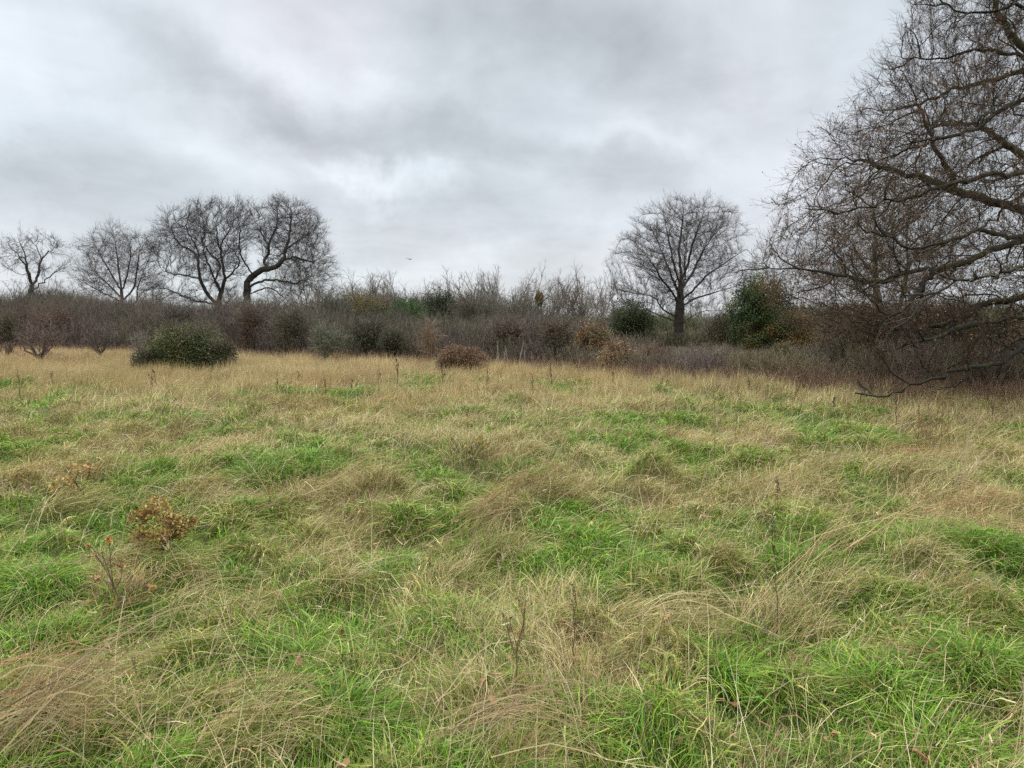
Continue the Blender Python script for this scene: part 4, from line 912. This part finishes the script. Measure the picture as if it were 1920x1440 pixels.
hawthorn('thin brown sapling standing against the thicket left of its middle', 808, 27.8, 602, 20, 305, (.24, .17, .11), 10, 4, flat=.3)
hawthorn('reddish twiggy sapling low at the left border of the picture', 8, 33, 640, 26, 306, (.16, .11, .09), 10, 5)
hawthorn('bare many stemmed small tree between the lone oak and the ivy tree', 1338, 37, 575, 36, 307, (.12, .10, .08), 9, 5, base_r=.07)
hawthorn('fine twigged olive sapling under the outer oak boughs', 1560, 21, 610, 50, 308, (.16, .14, .10), 12, 6)

# ------------------------------------------------------------------ blackthorn thicket and low scrub
def twig_mass(name, label, pts, hs, col, seed, nvar=7, k=(12, 7, 3), wd=.012, lean=.24):
    r = np.random.default_rng(seed); protos_ = []
    for q in range(nvar):
        n0 = k[0]; st = np.zeros((n0, 4, 3)); a = r.uniform(0, 6.28, n0); o = r.normal(size=(n0, 2))*.16
        for s in range(4):
            t = s/3; st[:, s, 0] = o[:, 0]+np.cos(a)*lean*t+r.normal(size=n0)*.03*t; st[:, s, 1] = o[:, 1]+np.sin(a)*lean*t+r.normal(size=n0)*.03*t; st[:, s, 2] = t*r.uniform(.92, 1.0, n0)
        st[:, :, 2] *= r.uniform(.7, 1.05, (n0, 1))
        b1 = spawn(st, k[1], r, .42, .42, .15, 3, .1, .25); b2 = spawn(b1, k[2], r, .6, .5, .15, 3, .2, .2)
        protos_.append((st, b1, b2))
    A = Acc()
    for q in range(nvar):
        m = np.arange(len(pts)) % nvar == q; P_ = pts[m]; h_ = hs[m]; c_ = col[m]; ang = r.uniform(0, 6.28, len(P_))
        ca, sa = np.cos(ang), np.sin(ang)
        for sp, wa, wb in zip(protos_[q], (1.5, 1, .75), (.8, .6, .5)):
            X = sp[None]*h_[:, None, None, None]
            Xr = np.stack([X[..., 0]*ca[:, None, None]-X[..., 1]*sa[:, None, None], X[..., 0]*sa[:, None, None]+X[..., 1]*ca[:, None, None], X[..., 2]], -1)+P_[:, None, None]
            Nn = Xr.shape[0]*Xr.shape[1]; S = Xr.shape[2]
            cc = jcol(r, Nn, np.repeat(c_, Xr.shape[1], 0), .22)
            strips(A, Xr.reshape(Nn, S, 3), taper(Nn, S, wd*wa, wd*wb, r), cc, r)
    return tag(A.build(name, m_twig), label, name.replace('_', ' '), kind='stuff')
def band(px0, px1, n, y0off, depth, seed):
    r = np.random.default_rng(seed); px = r.uniform(px0, px1, n); t = r.random(n)
    ye = np.interp(px, EDGE_PX, EDGE_Y); Yb = ye+y0off+depth*t
    x = (px-960)/FPX*Yb; return px, np.stack([x, Yb, H(x, Yb)*0-.02], 1), r, t
# main thicket
px, pts, r, t = band(-420, 1140, 2300, .6, 12, 401)
topy = np.interp(px, [-420, 0, 250, 420, 560, 650, 860, 1080, 1140], [560, 572, 572, 578, 584, 596, 599, 604, 640])
hh = EYE+(607-topy)/FPX*(pts[:, 1])
hh = hh*(.5+.5*np.clip(t*3.5+.15, 0, 1))*(.55+.86*fbm(px*.022, t*3, 71, 3))
c = np.array([.128, .100, .084])[None]*(.75+.6*fbm(px*.03+9, t*2, 78, 3))[:, None]*(1-.0*t[:, None])
mixn = np.clip((fbm(px*.02, pts[:, 1]*.2, 73, 2)-.35)*2.5, 0, 1)[:, None]
c = c*(1-mixn*.5)+np.array([.17, .16, .09])*mixn*.5
lf_ = (px < 330)[:, None]*.35; c = c*(1-lf_)+np.array([.155, .125, .095])*lf_
twig_mass('blackthorn_thicket', 'dense purple brown blackthorn thicket along the far side of the meadow', pts, np.maximum(hh, .6), c, 402)
# lower purple scrub on the right
px, pts, r, t = band(1080, 2300, 2400, .2, 13, 403)
topy = np.interp(px, [1080, 1200, 1300, 1400, 1600, 1750, 2300], [640, 652, 652, 660, 655, 640, 620])
hh = np.clip(EYE-(topy-607)/FPX*pts[:, 1], .45, 1.5)*(.70+.3*np.clip(t*3+.1, 0, 1))*(.6+.9*fbm(px*.025, t*3, 74, 3))
mixn = np.clip((fbm(px*.02, pts[:, 1]*.25, 75, 3)-.3)*2.4, 0, 1)[:, None]
c = np.array([.20, .16, .135])*(1-mixn)+np.array([.23, .195, .11])*mixn
c *= (.6+.8*fbm(px*.05+3, t*4, 83, 2))[:, None]
twig_mass('low_scrub', 'low purple brown bramble and thorn scrub bordering the meadow on the right', pts, hh, c, 404, k=(12, 6, 3), wd=.010, lean=.4)
# far hedge closing the view behind the trees
r = np.random.default_rng(409); n = 1500; px = r.uniform(-500, 2600, n); Yb = r.uniform(76, 96, n); x = (px-960)/FPX*Yb
hh = (EYE+(607-np.interp(px, [-500, 150, 300, 560, 640, 980, 1040, 1140, 1220, 1340, 1450, 2600], [548, 560, 582, 578, 556, 562, 590, 592, 588, 590, 572, 560]))/FPX*Yb)*(.65+.6*fbm(px*.03, Yb*.1, 76, 3))
mixn = fbm(px*.01, Yb*.2, 79, 2)[:, None]
twig_mass('far_hedge', 'far olive and brown hedge closing the view behind the trees', np.stack([x, Yb, x*0], 1), hh, np.array([.15, .125, .085])*(1-mixn)+np.array([.12, .13, .06])*mixn, 410, k=(12, 6, 3), wd=.03, lean=.5)
r = np.random.default_rng(411); n = 1300; px = r.uniform(1120, 2400, n); Yb = r.uniform(38, 74, n); x = (px-960)/FPX*Yb
twig_mass('scrub_behind', 'olive brown scrub beyond the lone oak', np.stack([x, Yb, x*0], 1), r.uniform(.6, 1.5, n), np.repeat([[.15, .13, .075]], n, 0), 412, k=(10, 6, 2), wd=.026, lean=.6)
# reddish fringe where grass and scrub meet
px, pts, r, t = band(-300, 2000, 1500, -1.4, 2.4, 405)
c = np.repeat([[.23, .145, .10]], len(px), 0)*(.8+.4*r.random((len(px), 1)))
twig_mass('dead_weeds', 'reddish brown dead weeds along the edge where grass meets scrub', pts, r.uniform(.3, .75, len(px)), c, 406, k=(6, 5, 2), wd=.007, lean=.25)

# ------------------------------------------------------------------ single dead stems, saplings, leaves
def dead_stem(name, label, px, pyb, pyt, seed, col=(.09, .06, .045), bends=3, heads=12, th=.0035, group=None, branches=4, cat='dead plant'):
    r = np.random.default_rng(seed); g = G(px, pyb, .05); g[2] = float(H(g[0], g[1])); h = W(px, pyt, g[1])[2]-g[2]
    root = empty(name, g, label, cat, group)
    S = 7; st = np.zeros((1, S, 3)); o = r.normal(size=2)*.06*h
    for s in range(S): t = s/(S-1); st[0, s] = (o[0]*t*t, o[1]*t*t, h*t); st[0, s, :2] += r.normal(size=2)*.012*h*(t > 0)
    A = Acc(); tubes(A, st, np.linspace(th, th*.4, S)[None]*max(1, g[1]/7)**.6, np.array([col]), 5)
    b = spawn(st, branches, r, .35, .6, .1, 4, .3, .3) ; tubes(A, b, taper(len(b), 4, th*.5, th*.25)*max(1, g[1]/7)**.6, jcol(r, len(b), col, .1), 3)
    A.build('stem', m_twig, root)
    B = Acc(); par = np.concatenate([st[:, 3:], b], 0) if len(b) else st[:, 3:]
    tw = spawn(par, heads, r, .18, .9, .2, 3, .35, .1); strips(B, tw, taper(len(tw), 3, th*.8, th*.5, r)*max(1, g[1]/7)**.6, jcol(r, len(tw), col, .2), r)
    cards(B, tw[:, -1], .013*max(1, g[1]/7)**.6, jcol(r, len(tw), col, .25), r); B.build('seed_heads', m_twig, root)  # seed heads: short twigs with a small card at each tip
    return root
dead_stem('dock_stem', 'thin dark dock stem standing in green grass, right of centre', 1456, 1175, 990, 501)
dead_stem('dock_stem', 'short dark dock stem behind the other one, right of centre', 1457, 985, 905, 502)
dead_stem('dock_stem', 'tall blackish stem with a dark knot at its foot, far middle of meadow', 745, 738, 676, 503, (.05, .035, .03), th=.008, heads=10)
dead_stem('dock_stem', 'brown weed stem left of the tall blackish stem', 711, 748, 690, 504, (.13, .08, .055))
dead_stem('dead_sapling', 'leafless reddish brown sapling standing at the bottom centre', 962, 1370, 1120, 505, (.20, .115, .065), th=.0048, heads=6, branches=6)
dead_stem('dead_sapling', 'thin bare brown shoot right of the leafless sapling at the bottom centre', 1075, 1270, 1105, 506, (.16, .11, .07), heads=5, th=.004)
dead_stem('dock_stem', 'tall brown weed standing singly in grass right of centre', 1341, 860, 720, 507, (.20, .13, .08), heads=8)
dead_stem('dock_stem', 'brown weed stem near the tall brown weed, on its right', 1378, 830, 735, 508, (.22, .13, .08), heads=12)
dead_stem('dock_stem', 'dark bushy weed at the edge of the bright green patch on the right', 1563, 778, 748, 509, (.07, .06, .035), heads=24, branches=7)
for i, (px, pyb, pyt) in enumerate([(1718, 862, 752), (1735, 858, 745), (1750, 866, 760), (1762, 855, 742), (1778, 850, 752), (1728, 850, 760), (1745, 845, 748)]):
    dead_stem('weed_stem', 'one of the reddish brown weed stems in the stand beneath the drooping oak bough', px, pyb, pyt, 520+i, (.24, .145, .085), heads=10, th=.005, group='brown weed stems under the oak')
FAR = [(285, 745, 700), (296, 742, 695), (100, 735, 700), (40, 760, 705), (520, 748, 712), (560, 735, 700), (610, 755, 715), (660, 742, 708), (830, 730, 690), (915, 735, 692), (1035, 730, 690), (1150, 735, 690),
       (1240, 745, 705), (1405, 752, 705), (1440, 748, 700), (1490, 760, 710), (1680, 800, 735), (1860, 800, 730), (1540, 745, 705), (1000, 745, 705)]
for i, (px, pyb, pyt) in enumerate(FAR):
    dead_stem('weed_stem', 'small brown dead weed standing in the tan grass far across the meadow', px, pyb, pyt, 540+i, (.15, .09, .06), heads=8, th=.006, group='dead weeds across the far meadow', branches=5)
# pale dead stems before the thicket
for i, (px, pyt) in enumerate([(936, 640), (943, 655), (954, 648), (970, 643), (986, 656), (1000, 662), (925, 662)]):
    g = foot(px, 25.3); h = W(px, pyt, 25.3)[2]-g[2]; r = np.random.default_rng(580+i)
    o = empty('bleached_weed', g, 'pale bleached upright stem before the thicket, in the cluster right of the russet bush', 'dead plant', 'pale stems before the thicket')
    A = Acc(); st = np.zeros((1, 5, 3)); st[0, :, 2] = np.linspace(0, h, 5); st[0, :, 0] = np.linspace(0, r.normal()*.12, 5)
    tubes(A, st, np.array([[.017, .016, .014, .012, .008]]), np.array([[.30, .26, .21]]), 5)
    b = spawn(st, 2, r, .25, .4, .1, 3, .4, .3); tubes(A, b, taper(len(b), 3, .012, .006), np.repeat([[.3, .26, .21]], len(b), 0), 3)
    A.build('stem', m_twig, o)

def sapling(label, px, pyb, clusters, seed, cols, n=120, ls=.021, stemc=(.07, .05, .04), grp=None):
    """young oak: stem, branches to leaf clusters given in the photograph (px, py, radius px)"""
    r = np.random.default_rng(seed); g = G(px, pyb, .05); g[2] = float(H(g[0], g[1])); Y = g[1]
    root = empty('oak_sapling', g, label, 'sapling', grp); A = Acc(); B = Acc()
    c0 = np.array([W(cx, cy, Y+r.normal()*.06)-g for cx, cy, cr in clusters]); top = c0.mean(0)
    st = np.stack([np.zeros(3), top*.3+[.01, 0, 0], top*.6, top])[None]; tubes(A, st, np.array([[.0055, .0045, .0035, .003]]), np.array([stemc]), 6)
    for (cx, cy, cr), c in zip(clusters, c0):
        a = top*r.uniform(.35, .7); mid = (a+c)/2+r.normal(size=3)*.02
        br = np.stack([a, mid, c])[None]; tubes(A, br, np.array([[.0032, .0026, .002]]), np.array([stemc]), 4)
        tw = spawn(br, 6, r, .5, .9, .3, 3, .5, .1); tubes(A, tw, taper(len(tw), 3, .002, .0012), jcol(r, len(tw), stemc, .1), 3)
        R_ = cr/FPX*Y; k = int(n*(cr/30)**1.6)+4
        p = c+nrm(r.normal(size=(k, 3)))*(r.random((k, 1))**.5)*R_*[1, 1, .8]
        cards(B, p, ls, jcol(r, k, np.asarray(cols)[r.integers(0, len(cols), k)], .2), r, .7)
    A.build('stem', m_twig, root); B.build('foliage', m_leaf, root)
OC = [(.34, .18, .07), (.26, .14, .06), (.42, .29, .09), (.20, .11, .05), (.48, .42, .09)]
sapling('oak sapling with rusty and yellow leaves standing in a grass mound, lower left', 300, 1080, [(290, 955, 34), (262, 968, 22), (320, 975, 26), (345, 985, 22), (262, 1003, 28), (300, 1000, 26), (330, 1000, 20), (365, 975, 12), (300, 1025, 8)], 601, OC, 330)
sapling('sapling with few orange leaves just left of the rusty leaved oak sapling', 232, 1165, [(182, 1085, 9), (165, 1022, 8), (205, 1012, 9), (178, 1040, 6), (285, 1103, 7), (168, 1128, 7), (228, 1060, 6)], 602, [(.5, .28, .08), (.5, .38, .1), (.35, .2, .1)], 110, .024, (.13, .09, .06))
sapling('sapling with a black stem and orange tinged leaves near the left edge', 168, 945, [(150, 880, 22), (170, 878, 14), (125, 898, 22), (108, 915, 18), (132, 920, 16)], 603, [(.42, .25, .09), (.36, .21, .10), (.45, .34, .12)], 70, .035, (.025, .02, .018))
sapling('tiny sapling with pale orange leaves between straw tussocks, left of centre', 506, 985, [(506, 925, 8), (498, 940, 8), (512, 945, 7), (522, 955, 7)], 604, [(.45, .3, .14), (.4, .32, .12)], 50, .03)
sapling('yellow leafed shoot on top of a tan grass mound, upper middle', 890, 880, [(900, 822, 12), (875, 838, 8), (845, 822, 8), (912, 832, 8)], 605, [(.42, .3, .1), (.4, .36, .1)], 60, .04)
sapling('small shoot with yellow green leaves in bright grass at the centre', 800, 1100, [(803, 1048, 9), (790, 1060, 7), (812, 1062, 6)], 606, [(.5, .42, .1), (.3, .34, .08)], 60, .025)
sapling('small shoot with yellow leaves beside thin stems, right of bottom centre', 1245, 1195, [(1243, 1163, 6), (1255, 1155, 6), (1240, 1180, 5)], 607, [(.5, .42, .1), (.48, .3, .1)], 50, .025)
# tall pale grass clump at the right edge
r = np.random.default_rng(700); g = G(1800, 920, .1); g[2] = float(H(g[0], g[1])); n = 24
A = Acc(); S = 8; t = np.linspace(0, 1, S)[None, :, None]; end = np.stack([W(1800+r.uniform(-20, 115), 735+r.uniform(0, 120), g[1]+r.normal()*.2) for _ in range(n)])
p0 = g+np.concatenate([r.normal(size=(n, 2))*.05, np.zeros((n, 1))], 1); mid = p0+(end-p0)*[.38, .38, .66]
sp = p0[:, None]*(1-t)**2+2*mid[:, None]*t*(1-t)+end[:, None]*t**2
strips(A, sp, taper(n, S, .006, .0035, r), jcol(r, n, (.46, .37, .22), .2), r)
o = A.build('grass_clump', m_grass, origin=g); tag(o, 'tall pale clump of dead grass arching up near the right edge', 'grass clump')
# fallen oak leaves
for i, (px, py) in enumerate([(1080, 1192), (1495, 1188), (1330, 1330), (1730, 1395), (905, 1295), (920, 1310), (1560, 1345), (640, 1150), (830, 1020), (285, 1105), (1008, 930), (1900, 1180), (560, 1228), (20, 1215), (640, 1412), (1380, 1270)]):
    r = np.random.default_rng(800+i); g = G(px, py, .16); g[2] = float(H(g[0], g[1]))+.09; L = .038
    out = [(0, 0), (.3, .16), (.45, .12), (.6, .3), (.75, .18), (.9, .26), (1, .0), (.9, -.24), (.75, -.16), (.6, -.3), (.42, -.1), (.28, -.18)]
    v = [(x*L*2-L, y*L*1.6, .012*math.sin(x*6+i)) for x, y in out]; me = bpy.data.meshes.new('fallen_leaf')
    me.from_pydata(v+[(x, y, z-.0012) for x, y, z in v], [], [tuple(range(12)), tuple(range(23, 11, -1))]+[(k, (k+1) % 12, (k+1) % 12+12, k+12) for k in range(12)])
    ca = me.color_attributes.new('Col', 'FLOAT_COLOR', 'POINT'); cc = jcol(r, 1, [(.30, .16, .07), (.26, .11, .05), (.38, .22, .10)][i % 3], .1)[0]
    ca.data.foreach_set('color', np.tile(np.append(cc, 1), 24).astype(np.float32)); me.materials.append(m_leaf)
    o = bpy.data.objects.new('fallen_leaf', me); sc.collection.objects.link(o); o.location = tuple(g); o.rotation_euler = (r.normal()*.4, r.normal()*.4, r.uniform(0, 6))
    tag(o, 'lobed brown oak leaf lying loose on the grass', 'leaf', 'fallen oak leaves')
# bird
g = W(768, 486, 150); o = empty('bird', g, 'tiny dark bird flying low in the grey sky left of the centre', 'bird')
A = Acc()
bs = np.array([[[-.35, 0, 0], [-.15, 0, .0], [.15, 0, 0], [.38, 0, .02]]]); tubes(A, bs, np.array([[.02, .08, .09, .03]]), np.array([[.05, .05, .055]]), 8)
for s in (-1, 1):
    wv = np.array([[.1, 0, .02], [-.1, 0, .02], [.12+.25, s*.3, .12], [.12, s*.3, .12], [-.1, s*.75, .05], [-.2, s*.75, .05]])
    wv[:, 0] -= .1; wv = np.concatenate([wv, wv-[0, 0, .02]])
    A.add(wv, np.array([[0, 2, 3, 1], [2, 4, 5, 3], [6, 7, 9, 8], [8, 9, 11, 10], [0, 6, 8, 2], [2, 8, 10, 4], [1, 3, 9, 7], [3, 5, 11, 9], [4, 10, 11, 5]]), np.repeat([[.05, .05, .055]], 12, 0))
A.build('body', m_twig, o); o.rotation_euler = (.15, .2, 1.2)
